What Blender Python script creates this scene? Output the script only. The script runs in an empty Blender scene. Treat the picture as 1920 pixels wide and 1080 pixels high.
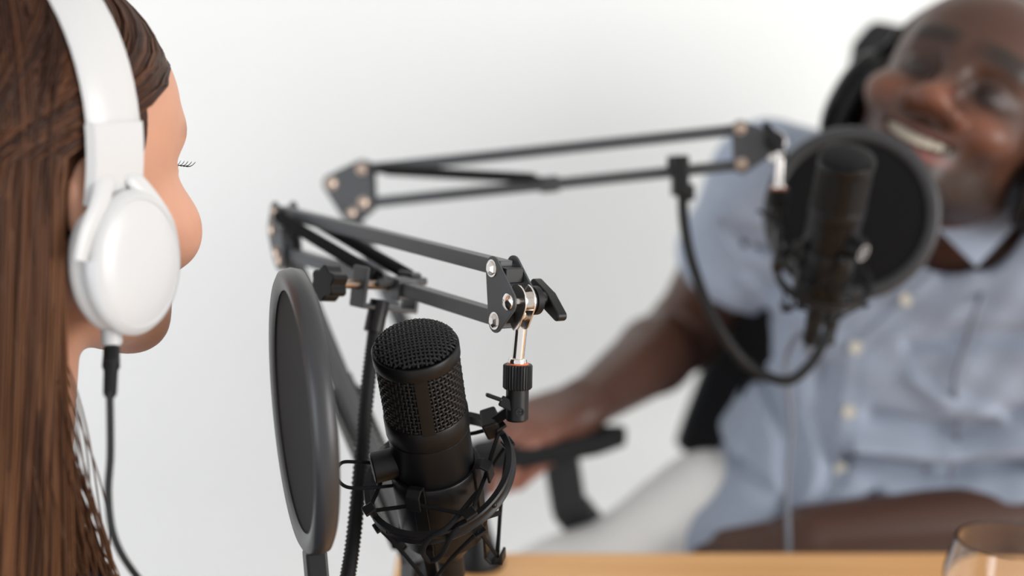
import bpy, bmesh, math, random
import numpy as np
from mathutils import Vector, Matrix
random.seed(7); rng = np.random.default_rng(7)
scene = bpy.context.scene
COL = scene.collection
PI = math.pi

# ------------------------------------------------------------------ camera
CAMZ = 1.22; PITCH = math.radians(12.0); F = 2667.0
cam_d = bpy.data.cameras.new('camera'); cam = bpy.data.objects.new('camera', cam_d); COL.objects.link(cam)
cam_d.sensor_width = 36; cam_d.lens = 36*F/1920
cam.location = (0, 0, CAMZ); cam.rotation_euler = (PI/2-PITCH, 0, 0)
cam_d.dof.use_dof = True; cam_d.dof.focus_distance = 0.825; cam_d.dof.aperture_fstop = 2.7
cam_d.clip_start = 0.02
scene.camera = cam
# ------------------------------------------------------------------ light
world = bpy.data.worlds.new('world'); scene.world = world; world.use_nodes = True
bg = world.node_tree.nodes['Background']; bg.inputs[0].default_value = (0.98, 0.975, 1.0, 1); bg.inputs[1].default_value = 0.60
def area(name, loc, target, size, energy, color, sy=None):
    l = bpy.data.lights.new(name, 'AREA'); l.energy = energy; l.color = color; l.size = size
    if sy: l.shape = 'RECTANGLE'; l.size_y = sy
    o = bpy.data.objects.new(name, l); COL.objects.link(o); o.location = loc
    o.rotation_euler = (Vector(target)-Vector(loc)).to_track_quat('-Z', 'Y').to_euler()
    return o
area('window_light', (2.7, -0.7, 1.35), (0.1, 1.5, 0.75), 1.8, 60, (1.0, 0.985, 0.96), 1.7)
area('window_light_left', (-2.1, -0.6, 1.1), (-0.1, 1.9, 0.6), 1.5, 20, (0.86, 0.93, 1.0), 1.4)
scene.view_settings.view_transform = 'Standard'; scene.view_settings.look = 'None'
scene.view_settings.exposure = 0.59; scene.view_settings.gamma = 1; scene.view_settings.use_curve_mapping = False

# ------------------------------------------------------------------ vectors
S, Cc = math.sin(PITCH), math.cos(PITCH)
CR = np.array([1., 0, 0]); CU = np.array([0, S, Cc]); CF = np.array([0, Cc, -S]); CP = np.array([0, 0, CAMZ])
def W(px, py, d): return CP + CR*(px-960)/F*d + CU*(540-py)/F*d + CF*d
def D(r, u, f): return CR*r + CU*u + CF*f          # a direction from right / up / away
def WZ(px, py, z):
    v = W(px, py, 1)-CP; return CP + v*((z-CAMZ)/v[2])
def nz(v): v = np.asarray(v, float); return v/np.linalg.norm(v)
def frame(z, xh):                                   # orthonormal columns x,y,z with z given and x near xh
    z = nz(z); x = np.asarray(xh, float); x = nz(x-z*np.dot(x, z)); return np.stack([x, np.cross(z, x), z], 1)

# ------------------------------------------------------------------ mesh collector
class MB:
    def __init__(s): s.v = []; s.f = []; s.n = 0; s.ok = False
    def add(s, V, Fc):
        V = np.asarray(V, float); s.v.append(V); s.f += [tuple(int(i)+s.n for i in f) for f in Fc]; s.n += len(V); return s
    def box(s, c, R, size):
        a, b, d = np.array(size)/2
        P = np.array([[x, y, z] for z in (-d, d) for y in (-b, b) for x in (-a, a)])
        return s.add(P@np.asarray(R).T+c, [(0, 2, 3, 1), (4, 5, 7, 6), (0, 1, 5, 4), (2, 6, 7, 3), (0, 4, 6, 2), (1, 3, 7, 5)])
    def bar(s, p, q, w, h, side):                   # box from p to q, w along side
        p = np.asarray(p); q = np.asarray(q); R = frame(q-p, side); return s.box((p+q)/2, R, (w, h, np.linalg.norm(q-p)))
    def prism(s, poly, c, R, t0, t1):               # 2-D outline in R's xy, from t0 to t1 along R's z
        n = len(poly); P = [(x, y, t0) for x, y in poly]+[(x, y, t1) for x, y in poly]
        Fc = [tuple(range(n-1, -1, -1)), tuple(range(n, 2*n))]+[(i, (i+1) % n, n+(i+1) % n, n+i) for i in range(n)]
        return s.add(np.array(P)@np.asarray(R).T+c, Fc)
    def lathe(s, prof, c, R, seg=40, sx=1, sy=1, caps=True):    # prof [(r,z)]
        V = []; m = len(prof)
        for r, z in prof:
            for k in range(seg):
                a = 2*PI*k/seg; V.append((r*sx*math.cos(a), r*sy*math.sin(a), z))
        Fc = [(i*seg+k, i*seg+(k+1) % seg, (i+1)*seg+(k+1) % seg, (i+1)*seg+k) for i in range(m-1) for k in range(seg)]
        if caps:
            if prof[0][0] > 1e-6: Fc.append(tuple(range(seg-1, -1, -1)))
            if prof[-1][0] > 1e-6: Fc.append(tuple((m-1)*seg+k for k in range(seg)))
        return s.add(np.array(V)@np.asarray(R).T+c, Fc)
    def ring(s, prof, c, R, seg=64, sx=1, sy=1):    # closed profile [(r,z)] swept round
        m = len(prof); V = []
        for r, z in prof:
            for k in range(seg):
                a = 2*PI*k/seg; V.append((r*sx*math.cos(a), r*sy*math.sin(a), z))
        Fc = [(i*seg+k, i*seg+(k+1) % seg, ((i+1) % m)*seg+(k+1) % seg, ((i+1) % m)*seg+k) for i in range(m) for k in range(seg)]
        return s.add(np.array(V)@np.asarray(R).T+c, Fc)
    def tube(s, pts, r, sides=8, closed=False, flat=1.0, side=None, caps=True):
        P = np.asarray(pts, float); n = len(P); r = np.full(n, r) if np.isscalar(r) else np.asarray(r)
        T = np.roll(P, -1, 0)-np.roll(P, 1, 0) if closed else np.gradient(P, axis=0)
        T /= np.linalg.norm(T, axis=1)[:, None]+1e-12
        x = np.asarray(side if side is not None else (0.3, 0.5, 0.8), float)
        V = []
        for i in range(n):
            x = x-T[i]*np.dot(x, T[i])
            if np.linalg.norm(x) < 1e-4: x = np.cross(T[i], (0.1, 0.9, 0.3))
            x = nz(x); y = np.cross(T[i], x)
            for k in range(sides):
                a = 2*PI*k/sides; V.append(P[i]+r[i]*(x*math.cos(a)+flat*y*math.sin(a)))
            if side is not None: x = np.asarray(side, float)
        e = n if closed else n-1
        Fc = [(i*sides+k, i*sides+(k+1) % sides, ((i+1) % n)*sides+(k+1) % sides, ((i+1) % n)*sides+k) for i in range(e) for k in range(sides)]
        if not closed and caps: Fc += [tuple(range(sides-1, -1, -1)), tuple((n-1)*sides+k for k in range(sides))]
        return s.add(V, Fc)
    def sphere(s, c, r, R=np.eye(3), seg=16, sc=(1, 1, 1)):
        V = [(0, 0, -1)]; m = seg//2
        for i in range(1, m):
            t = -PI/2+PI*i/m
            for k in range(seg): V.append((math.cos(t)*math.cos(2*PI*k/seg), math.cos(t)*math.sin(2*PI*k/seg), math.sin(t)))
        V.append((0, 0, 1)); L = len(V)-1
        Fc = [(0, 1+(k+1) % seg, 1+k) for k in range(seg)]+[(L, L-seg+k, L-seg+(k+1) % seg) for k in range(seg)]
        Fc += [(1+i*seg+k, 1+i*seg+(k+1) % seg, 1+(i+1)*seg+(k+1) % seg, 1+(i+1)*seg+k) for i in range(m-2) for k in range(seg)]
        return s.add((np.array(V)*r*np.array(sc))@np.asarray(R).T+c, Fc)
def spline(pts, n=40, closed=False):
    P = np.asarray(pts, float); m = len(P); out = []
    segs = m if closed else m-1
    for j in range(n if closed else n+1):
        t = j/n*segs; i = min(int(t), segs-1); u = t-i
        g = (lambda k: P[k % m]) if closed else (lambda k: P[max(0, min(m-1, k))])
        a, b, c, d = g(i-1), g(i), g(i+1), g(i+2)
        out.append(0.5*((2*b)+(c-a)*u+(2*a-5*b+4*c-d)*u*u+(3*b-a-3*c+d)*u**3))
    return np.array(out)
def hull(circles, seg=14):                           # outline round a set of circles (x,y,r)
    pts = sorted((x+r*math.cos(2*PI*k/(seg*2)), y+r*math.sin(2*PI*k/(seg*2))) for x, y, r in circles for k in range(seg*2))
    def half(ps):
        h = []
        for p in ps:
            while len(h) > 1 and (h[-1][0]-h[-2][0])*(p[1]-h[-2][1])-(h[-1][1]-h[-2][1])*(p[0]-h[-2][0]) <= 1e-12: h.pop()
            h.append(p)
        return h
    lo = half(pts); up = half(pts[::-1]); return lo[:-1]+up[:-1]
def rrect(w, h, r, k=5):
    return hull([(sx*(w/2-r), sy*(h/2-r), r) for sx in (-1, 1) for sy in (-1, 1)], k)

# ------------------------------------------------------------------ objects
def place(o, parent):
    if parent is not None: o.parent = parent
def wloc(o):
    v = Vector((0, 0, 0))
    while o is not None: v += o.location; o = o.parent
    return np.array(v)
def build(name, mb, m, parent=None, base=None, smooth=35, bevel=0, cols=None, kind=None, label=None, subsurf=0):
    V = np.concatenate(mb.v); off = wloc(parent) if parent is not None else (np.array(base) if base is not None else V.mean(0)*0)
    me = bpy.data.meshes.new(name); me.from_pydata((V-off).tolist(), [], mb.f); me.update()
    if not mb.ok:
        bm = bmesh.new(); bm.from_mesh(me); bmesh.ops.recalc_face_normals(bm, faces=bm.faces); bm.to_mesh(me); bm.free()
    o = bpy.data.objects.new(name, me); COL.objects.link(o)
    if parent is not None: o.parent = parent
    else: o.location = off
    me.materials.append(m)
    if smooth:
        me.shade_smooth()
        if smooth < 180: me.set_sharp_from_angle(angle=math.radians(smooth))
    if bevel:
        b = o.modifiers.new('bevel', 'BEVEL'); b.width = bevel; b.segments = 2; b.limit_method = 'ANGLE'; b.angle_limit = math.radians(40)
    if subsurf:
        b = o.modifiers.new('sub', 'SUBSURF'); b.levels = subsurf; b.render_levels = subsurf
    if cols is not None:
        a = me.color_attributes.new('tint', 'FLOAT_COLOR', 'POINT')
        a.data.foreach_set('color', np.concatenate([np.clip(cols, 0, 1), np.ones((len(cols), 1))], 1).astype(np.float32).ravel())
    if kind: o['kind'] = kind
    if label: o['label'] = label
    return o
def thing(name, label, cat, loc, group=None):
    o = bpy.data.objects.new(name, None); COL.objects.link(o); o.location = loc; o.empty_display_size = 0.02
    o['label'] = label; o['category'] = cat
    if group: o['group'] = group
    return o
def tag(o, label, cat, group=None):
    o['label'] = label; o['category'] = cat
    if group: o['group'] = group

# ------------------------------------------------------------------ materials
def mat(name, col, rough=0.5, metal=0, bump=None, spec=0.5, trans=0, ior=1.45, sss=0, coat=0, vary=None, attr=False, alpha=1, sheen=0):
    m = bpy.data.materials.new(name); m.use_nodes = True; nt = m.node_tree; b = nt.nodes['Principled BSDF']
    b.inputs['Base Color'].default_value = (*col, 1); b.inputs['Roughness'].default_value = rough; b.inputs['Metallic'].default_value = metal
    b.inputs['Specular IOR Level'].default_value = spec; b.inputs['Transmission Weight'].default_value = trans; b.inputs['IOR'].default_value = ior
    b.inputs['Coat Weight'].default_value = coat; b.inputs['Alpha'].default_value = alpha; b.inputs['Sheen Weight'].default_value = sheen
    if sss: b.inputs['Subsurface Weight'].default_value = sss; b.inputs['Subsurface Scale'].default_value = 0.006; b.inputs['Subsurface Radius'].default_value = (1, .35, .2)
    tc = nt.nodes.new('ShaderNodeTexCoord')
    src = None
    if attr:
        at = nt.nodes.new('ShaderNodeAttribute'); at.attribute_name = 'tint'; src = at.outputs['Color']; nt.links.new(src, b.inputs['Base Color'])
    if vary:
        n = nt.nodes.new('ShaderNodeTexNoise'); n.inputs['Scale'].default_value = vary[0]; n.inputs['Detail'].default_value = 4
        nt.links.new(tc.outputs['Object'], n.inputs['Vector'])
        mr = nt.nodes.new('ShaderNodeMapRange'); mr.inputs['To Min'].default_value = 1-vary[1]; mr.inputs['To Max'].default_value = 1+vary[1]
        nt.links.new(n.outputs['Fac'], mr.inputs['Value'])
        mx = nt.nodes.new('ShaderNodeVectorMath'); mx.operation = 'SCALE'
        if src is not None: nt.links.new(src, mx.inputs[0])
        else: mx.inputs[0].default_value = col
        nt.links.new(mr.outputs[0], mx.inputs['Scale']); nt.links.new(mx.outputs[0], b.inputs['Base Color'])
    if bump:
        n = nt.nodes.new('ShaderNodeTexNoise'); n.inputs['Scale'].default_value = bump[0]; n.inputs['Detail'].default_value = 3
        nt.links.new(tc.outputs['Object'], n.inputs['Vector'])
        bp = nt.nodes.new('ShaderNodeBump'); bp.inputs['Strength'].default_value = bump[1]; bp.inputs['Distance'].default_value = 0.001
        nt.links.new(n.outputs['Fac'], bp.inputs['Height']); nt.links.new(bp.outputs[0], b.inputs['Normal'])
    return m
M = {}
M['wall'] = mat('wall_paint', (.83, .83, .81), .85, bump=(220, .12), vary=(1.2, .015))
M['ceiling'] = mat('ceiling_paint', (.62, .62, .61), .9, bump=(150, .1))
M['floor'] = mat('floor_vinyl', (.78, .77, .75), .5, vary=(5, .06))
M['powder'] = mat('black_powder_coat', (.054, .056, .060), .36, bump=(3500, .12), spec=.5)
M['micbody'] = mat('black_anodised_metal', (.0045, .0044, .0046), .40, bump=(5000, .06), spec=.30)
M['mesh'] = mat('black_wire_mesh', (.005, .005, .0055), .38, spec=.40)
M['inner'] = mat('black_foam', (.003, .003, .003), .95, spec=.1)
M['plastic'] = mat('black_plastic', (.006, .006, .0065), .38, bump=(1800, .08), spec=.35)
M['rubber'] = mat('black_rubber', (.007, .007, .0075), .55, spec=.35)
M['cord'] = mat('black_elastic_cord', (.008, .008, .009), .9, bump=(2500, .6), spec=.2)
M['chrome'] = mat('chrome', (.78, .74, .70), .14, 1)
M['steel'] = mat('zinc_steel', (.46, .36, .29), .36, 1, bump=(600, .2))
M['orange'] = mat('orange_washer', (.75, .16, .05), .4)
M['popfabric'] = mat('black_nylon_gauze', (.006, .006, .0065), .9, bump=(3000, .5), spec=.08, sheen=.14)
M['popring'] = mat('black_satin_ring', (.030, .030, .032), .36, bump=(900, .03))
M['white'] = mat('white_gloss_plastic', (.54, .54, .54), .30)
M['whitesoft'] = mat('white_leatherette', (.70, .70, .69), .55, bump=(900, .2))
M['skin'] = mat('skin', (.5, .3, .2), .5, sss=.12, attr=True, bump=(500, .12), vary=(60, .05))
M['darkskin'] = mat('dark_skin', (.1, .05, .03), .41, sss=.05, attr=True, bump=(500, .15), vary=(50, .07), spec=.38)
M['hair'] = mat('brown_hair', (.1, .05, .03), .45, attr=True, spec=.18)
M['blackhair'] = mat('black_hair', (.012, .010, .009), .8, bump=(700, 1.0), spec=.2)
M['shirt'] = mat('light_blue_cotton', (.315, .36, .445), .9, bump=(1400, .35), spec=.15, vary=(14, .03), sheen=.15)
M['button'] = mat('cream_button', (.46, .43, .36), .4)
M['trouser'] = mat('white_cotton', (.72, .71, .69), .9, bump=(900, .3), spec=.15)
M['denim'] = mat('blue_print_cotton', (.035, .060, .11), .9, vary=(38, .75), spec=.15)
M['jeans'] = mat('dark_denim', (.03, .045, .09), .9, bump=(900, .3), spec=.15)
M['chair'] = mat('black_mesh_upholstery', (.010, .010, .011), .75, bump=(900, .4), spec=.25)
M['chairplastic'] = mat('black_nylon', (.014, .014, .015), .5)
M['teeth'] = mat('teeth', (.52, .46, .37), .3)
M['eye'] = mat('dark_eye', (.02, .012, .009), .3)
M['eyewhite'] = mat('eye_white', (.6, .56, .52), .2)
M['mark'] = mat('pale_grey_print', (.45, .45, .45), .5)
M['graycable'] = mat('grey_cable', (.16, .18, .22), .55)
M['shoe'] = mat('grey_shoe', (.2, .2, .2), .7)
def glass_mat():
    m = mat('clear_glass', (1, 1, 1), .0, trans=1, ior=1.47); return m
M['glass'] = glass_mat()
def wood_mat():
    m = bpy.data.materials.new('oak_laminate'); m.use_nodes = True; nt = m.node_tree; b = nt.nodes['Principled BSDF']
    tc = nt.nodes.new('ShaderNodeTexCoord'); mp = nt.nodes.new('ShaderNodeMapping'); mp.inputs['Scale'].default_value = (1.3, 22, 22)
    n = nt.nodes.new('ShaderNodeTexNoise'); n.inputs['Scale'].default_value = 3; n.inputs['Detail'].default_value = 8; n.inputs['Distortion'].default_value = .4
    r = nt.nodes.new('ShaderNodeValToRGB'); r.color_ramp.elements[0].color = (.66, .32, .105, 1); r.color_ramp.elements[0].position = .3
    r.color_ramp.elements[1].color = (.82, .47, .19, 1); r.color_ramp.elements[1].position = .72
    nt.links.new(tc.outputs['Object'], mp.inputs[0]); nt.links.new(mp.outputs[0], n.inputs['Vector']); nt.links.new(n.outputs['Fac'], r.inputs[0])
    nt.links.new(r.outputs[0], b.inputs['Base Color']); b.inputs['Roughness'].default_value = .42
    return m
M['wood'] = wood_mat()

# ------------------------------------------------------------------ signed-distance modelling
f32 = np.float32
def smin(a, b, k):
    h = np.maximum(k-np.abs(a-b), 0)/k; return np.minimum(a, b)-h*h*k*0.25
def smax(a, b, k): return -smin(-a, -b, k)
def cone(P, a, b, r1, r2):
    a = np.asarray(a, f32); b = np.asarray(b, f32); ab = b-a
    t = np.clip((P-a)@ab/float(ab@ab), 0, 1); q = P-a-t[:, None]*ab
    return np.sqrt((q*q).sum(1))-(r1+(r2-r1)*t).astype(f32)
def ell(P, c, r, R=None):
    q = P-np.asarray(c, f32)
    if R is not None: q = q@np.asarray(R, f32)
    r = np.asarray(r, f32); k0 = np.sqrt(((q/r)**2).sum(1)); k1 = np.sqrt(((q/(r*r))**2).sum(1))+1e-9
    return k0*(k0-1)/k1
def group(P, fn, c, rad, slack=.04):
    q = P-np.asarray(c, f32); d = np.sqrt((q*q).sum(1))-f32(rad); out = np.maximum(d, slack)+f32(.02); m = d < slack
    if m.any(): out[m] = fn(P[m])
    return out
def chunked(f, P, n=400000):
    return np.concatenate([f(P[i:i+n]) for i in range(0, len(P), n)]) if len(P) > n else f(P)
def nets(f, lo, hi, h, newton=2, B=8):
    lo = np.array(lo, float); hi = np.array(hi, float)
    nb = np.ceil((hi-lo)/(h*B)).astype(int); n = nb*B+1
    g = np.stack(np.meshgrid(*[np.arange(k) for k in nb], indexing='ij'), -1).reshape(-1, 3)
    c = (lo+(g+.5)*h*B).astype(f32); act = g[np.abs(chunked(f, c)) < h*B*1.15]
    NX, NY, NZ = n; need = np.zeros(NX*NY*NZ, bool)
    o = np.stack(np.meshgrid(*[np.arange(B+1)]*3, indexing='ij'), -1).reshape(-1, 3)
    st = np.array([NY*NZ, NZ, 1])
    need[((act*B)[:, None, :]+o[None]).reshape(-1, 3)@st] = True
    idx = np.nonzero(need)[0]
    P = np.stack([idx//(NY*NZ), (idx//NZ) % NY, idx % NZ], 1)
    val = np.full(NX*NY*NZ, 1e3, f32); val[idx] = chunked(f, (lo+P*h).astype(f32))
    oc = np.stack(np.meshgrid(*[np.arange(B)]*3, indexing='ij'), -1).reshape(-1, 3)
    cells = ((act*B)[:, None, :]+oc[None]).reshape(-1, 3); ci = cells@st
    corners = [(i, j, k) for i in (0, 1) for j in (0, 1) for k in (0, 1)]
    cv = np.stack([val[ci+np.dot(q, st)] for q in corners], 1)
    neg = (cv < 0).sum(1); mx = (neg > 0) & (neg < 8); cells = cells[mx]; ci = ci[mx]; cv = cv[mx]
    acc = np.zeros((len(ci), 3)); cnt = np.zeros(len(ci))
    for a in range(8):
        for b in range(a+1, 8):
            d = np.array(corners[b])-corners[a]
            if d.sum() == 1 and d.min() >= 0:
                s = (cv[:, a] < 0) != (cv[:, b] < 0); t = np.where(s, cv[:, a]/(cv[:, a]-cv[:, b]+1e-20), 0)
                acc[s] += (np.array(corners[a])+t[:, None]*d)[s]; cnt[s] += 1
    V = lo+(cells+acc/cnt[:, None])*h
    vid = np.full(NX*NY*NZ, -1, np.int32); vid[ci] = np.arange(len(ci))
    Fs = []
    for ax in range(3):
        o1, o2 = st[(ax+1) % 3], st[(ax+2) % 3]
        va = cv[:, 0]; vb = cv[:, corners.index(tuple(1 if i == ax else 0 for i in range(3)))]
        s = (va < 0) != (vb < 0); b = ci[s]
        q = np.stack([vid[b], vid[b-o1], vid[b-o1-o2], vid[b-o2]], 1); ok = (q >= 0).all(1); fl = (va[s] < 0)
        q[~fl] = q[~fl][:, ::-1]; Fs.append(q[ok])
    Fq = np.concatenate(Fs)
    for _ in range(newton):
        e = f32(h*.3); Vf = V.astype(f32); f0 = chunked(f, Vf)
        G = np.stack([(chunked(f, Vf+np.eye(3, dtype=f32)[i]*e)-chunked(f, Vf-np.eye(3, dtype=f32)[i]*e))/(2*e) for i in range(3)], 1)
        V = V-np.clip(f0/((G**2).sum(1)+1e-4), -h*.6, h*.6)[:, None]*G
    tri = V[Fq]; vol = (tri[:, 0]*np.cross(tri[:, 1], tri[:, 2])).sum()+(tri[:, 0]*np.cross(tri[:, 2], tri[:, 3])).sum()
    if vol < 0: Fq = Fq[:, ::-1]
    mb = MB(); mb.v = [V]; mb.f = Fq.tolist(); mb.n = len(V); mb.ok = True; return mb
def cast(f, o, d, t0=0.3, t1=3.0):
    t = t0
    for _ in range(200):
        v = float(f(np.array([o+d*t], f32))[0])
        if v < .0004: return o+d*t
        t += max(v*.6, .0006)
        if t > t1: return None
    return o+d*t
def raypix(f, px, py, t0=.5):
    v = nz(W(px, py, 1)-CP); return cast(f, CP, v, t0)

def head_sdf(q, smile=True, male=True):
    """head in its own frame: x person's right, y forward, z up, origin between the ears"""
    ax = np.abs(q[:, 0]); Q = np.stack([ax, q[:, 1], q[:, 2]], 1)
    d = ell(q, (0, -.012, .034), (.0765, .097, .084))
    d = smin(d, ell(q, (0, .028, -.022), (.061, .066, .083)), .035)
    d = smin(d, ell(q, (0, .05, .045), (.058, .045, .05)), .03)
    jr = .019 if male else .015
    d = smin(d, cone(Q, (.046 if male else .049, .0, -.062), (.014, .074, -.098), jr, jr+.002), .034)
    d = smin(d, ell(q, (0, .076, -.098), (.022, .018, .018)), .022)
    d = smin(d, ell(Q, (.040, .066, -.026), (.026, .024, .022)), .02)
    d = smin(d, ell(Q, (.036, .078, -.036), (.019, .016, .016)) if smile else ell(Q, (.040, .076, -.040), (.020, .016, .019)), .016)
    d = smin(d, cone(Q, (.038, .080, .028), (.010, .091, .026), .0085, .009), .014)
    d = smax(d, -ell(Q, (.031, .103, .004), (.019, .021, .012)), .012)
    d = smin(d, ell(Q, (.031, .078, .004), (.0125, .0130, .0115)), .006)
    d = smin(d, cone(q, (0, .088, .018), (0, .112, -.030), .0075, .0095), .012)
    d = smin(d, ell(q, (0, .112, -.034), (.0150 if male else .0115, .0115, .0115 if male else .0095)), .008)
    d = smin(d, ell(Q, (.0185 if male else .0135, .1005, -.0385), (.0105 if male else .007, .0125, .0095)), .007)
    # mouth
    mx = .033 if smile else .025; mz = -.057 if smile else -.068
    d = smin(d, ell(q, (0, .078, -.066), (.034, .020, .028)), .018)
    d = smin(d, cone(Q, (0, .0965, -.0605 if smile else -.0625), (mx, .082, mz), .0055, .002), .006)
    d = smin(d, cone(Q, (0, .0945, -.080 if smile else -.076), (mx, .080, mz-.002), .0065, .002), .006)
    if smile:
        zz = q[:, 2]-(-.0705+.011*(q[:, 0]/.033)**2)
        d = smax(d, -ell(np.stack([q[:, 0], q[:, 1], zz], 1), (0, .092, 0), (.030, .020, .0062)), .003)
    else:
        d = smax(d, -ell(q, (0, .106, -.070), (.026, .012, .0012)), .002)
    # ear
    d = smin(d, ell(Q, (.079, -.012, -.006), (.006, .017, .028), None), .008)
    return d
def hand_parts(wr, fwd, nrm, side, s=1.0, curl=(.25, .45, .35), thumb_dir=None, spread=.0):
    """palm and five fingers; nrm = back of the hand, side = towards the thumb"""
    fwd = nz(fwd); nrm = nz(nrm-fwd*np.dot(nrm, fwd)); side = nz(side-fwd*np.dot(side, fwd)-nrm*np.dot(side, nrm)); out = []
    pts = []
    for i, (o, L, r) in enumerate([(.027, .072, .0088), (.009, .081, .009), (-.009, .075, .0086), (-.026, .060, .0078)]):
        k0 = wr+fwd*.012*s+side*o*.55*s; k = wr+(fwd*(.088-.004*abs(i-1))+side*o)*s+nrm*.002
        out.append((k0, k, .016*s, .0125*s, .014))
        a = 0; p = k; dl = nz(fwd+side*spread*(1.5-i))
        for j, fr in enumerate((.45, .31, .24)):
            a += curl[j]*(1+.12*i); dd = dl*math.cos(a)-nrm*math.sin(a); q = p+dd*L*fr*s
            out.append((p, q, r*s*(1-.09*j), r*s*(1-.09*(j+1)), .004)); p = q
    t0 = wr+fwd*.022*s+side*.018*s; td = nz(thumb_dir if thumb_dir is not None else fwd*.75+side*.65-nrm*.25)
    t1 = t0+nz(td+side*.25)*.042*s; t2 = t1+td*.034*s; t3 = t2+nz(td-nrm*.25+fwd*.2)*.026*s
    out += [(t0, t1, .016*s, .0125*s, .014), (t1, t2, .0115*s, .0105*s, .005), (t2, t3, .0105*s, .009*s, .004)]
    return out
def hand_sdf(P, parts):
    d = None
    for a, b, r1, r2, k in parts:
        e = cone(P, a, b, r1, r2); d = e if d is None else smin(d, e, k)
    return d
# ------------------------------------------------------------------ the room
TZ = 0.74
edge = WZ(1300, 1036, TZ); YT = edge[1]; XT = WZ(745, 1037, TZ)[0]
def slab(name, x0, x1, y0, y1, z0, z1, m, bevel=0, parent=None):
    o = build(name, MB().box(np.array([(x0+x1)/2, (y0+y1)/2, (z0+z1)/2]), np.eye(3), (x1-x0, y1-y0, z1-z0)), m, parent, base=((x0+x1)/2, (y0+y1)/2, (z0+z1)/2), smooth=0, bevel=bevel)
    if parent is None: o['kind'] = 'structure'
    return o
WY = 2.25
slab('wall_back', -2.6, 3.0, WY, WY+.1, 0, 2.7, M['wall'])
slab('floor', -2.6, 3.0, -1.6, WY+.1, -.1, 0, M['floor'])
slab('ceiling', -2.6, 3.0, -1.6, WY+.1, 2.7, 2.8, M['ceiling'])
slab('baseboard_back', -2.6, 3.0, WY-.015, WY, 0, .08, M['white'], .003)

# ------------------------------------------------------------------ table
t = thing('desk', 'oak coloured desk with straight edges carrying the microphones stands and glass', 'desk', (.5, .75, 0))
build('tabletop', MB().box(np.array([(XT+1.35)/2, (YT+.42)/2, TZ-.014]), np.eye(3), (1.35-XT, YT-.42, .028)), M['wood'], t, smooth=0, bevel=.002)
for lx in (XT+.06, 1.27):
    for ly in (.48, YT-.06):
        build('leg', MB().box(np.array([lx, ly, (TZ-.028)/2]), np.eye(3), (.045, .045, TZ-.028)), M['powder'], t, smooth=0, bevel=.003)
build('frame_rail', MB().box(np.array([(XT+1.35)/2, YT-.06, TZ-.048]), np.eye(3), (1.17-XT, .03, .04)).box(np.array([(XT+1.35)/2, .48, TZ-.048]), np.eye(3), (1.17-XT, .03, .04)), M['powder'], t, smooth=0)

# ------------------------------------------------------------------ drinking glass
def glass():
    H = .088; c = WZ(1891, 1013, TZ+H); c[2] = TZ
    t = thing('drinking_glass', 'clear stemless drinking glass on the desk at the right edge of the photo', 'glass', c)
    out = [(.0, .0), (.024, .0), (.029, .002), (.038, .014), (.0445, .032), (.0455, .048), (.043, .066), (.0390, .080), (.0370, H)]
    inn = [(.0349, H), (.0366, .080), (.0405, .066), (.0438, .048), (.0427, .032), (.0360, .015), (.025, .007), (.0, .006)]
    build('bowl', MB().lathe(out+inn, c, np.eye(3), 72, caps=False), M['glass'], t, smooth=60)
    pr = [(.0365+.0006*math.cos(a), H+.0006*math.sin(a)) for a in np.linspace(0, 2*PI, 9)[:-1]]
    ww = [(0, .0085), (.024, .0087), (.034, .0165), (.0405, .032), (.0415, .046), (0, .046)]
    return t
glass()

# ------------------------------------------------------------------ boom arms
def bolt(mb, c, n, r=.0042, h=.0028):
    R = frame(n, (0, 0, 1))
    mb.lathe([(r*1.25, 0), (r*1.25, .0006)], c, R, 20)
    mb.lathe([(r, .0004), (r, h*.55), (r*.55, h), (0, h)], c, R, 6, caps=False)
def rivet(mb, c, n, r=.0042, h=.0026):
    mb.lathe([(r*1.15, 0), (r*1.1, h*.4), (r*.7, h*.9), (0, h)], c, frame(n, (0, 0, 1)), 20, caps=False)
def spring(mb, p, q, r, wire, turns, per=9):
    p = np.asarray(p); q = np.asarray(q); R = frame(q-p, (0, 0, 1)); L = np.linalg.norm(q-p)
    n = turns*per; a = np.arange(n+1)/per*2*PI; z = .012+(L-.024)*np.arange(n+1)/n
    P = np.stack([r*np.cos(a), r*np.sin(a), z], 1)@R.T+p
    mb.tube(P, wire, 4, caps=False); mb.tube([p, p+R[:, 2]*.014], wire*1.2, 5); mb.tube([q-R[:, 2]*.014, q], wire*1.2, 5)
def wingknob(parent, c, n, wdir, s=1.0):
    R = frame(n, wdir)
    build('wing_knob', MB().lathe([(.0055*s, 0), (.0055*s, .008*s), (.0045*s, .010*s)], c, R, 24)
          .prism([(x*s, y*s) for x, y in hull([(0, 0, .006), (.017, 0, .0035)], 8)], c+R[:, 2]*.006*s, R, 0, .0075*s)
          .prism([(x*s, y*s) for x, y in hull([(0, 0, .006), (-.017, 0, .0035)], 8)], c+R[:, 2]*.006*s, R, .0002, .0073*s), M['plastic'], parent, bevel=.0008*s)
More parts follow.
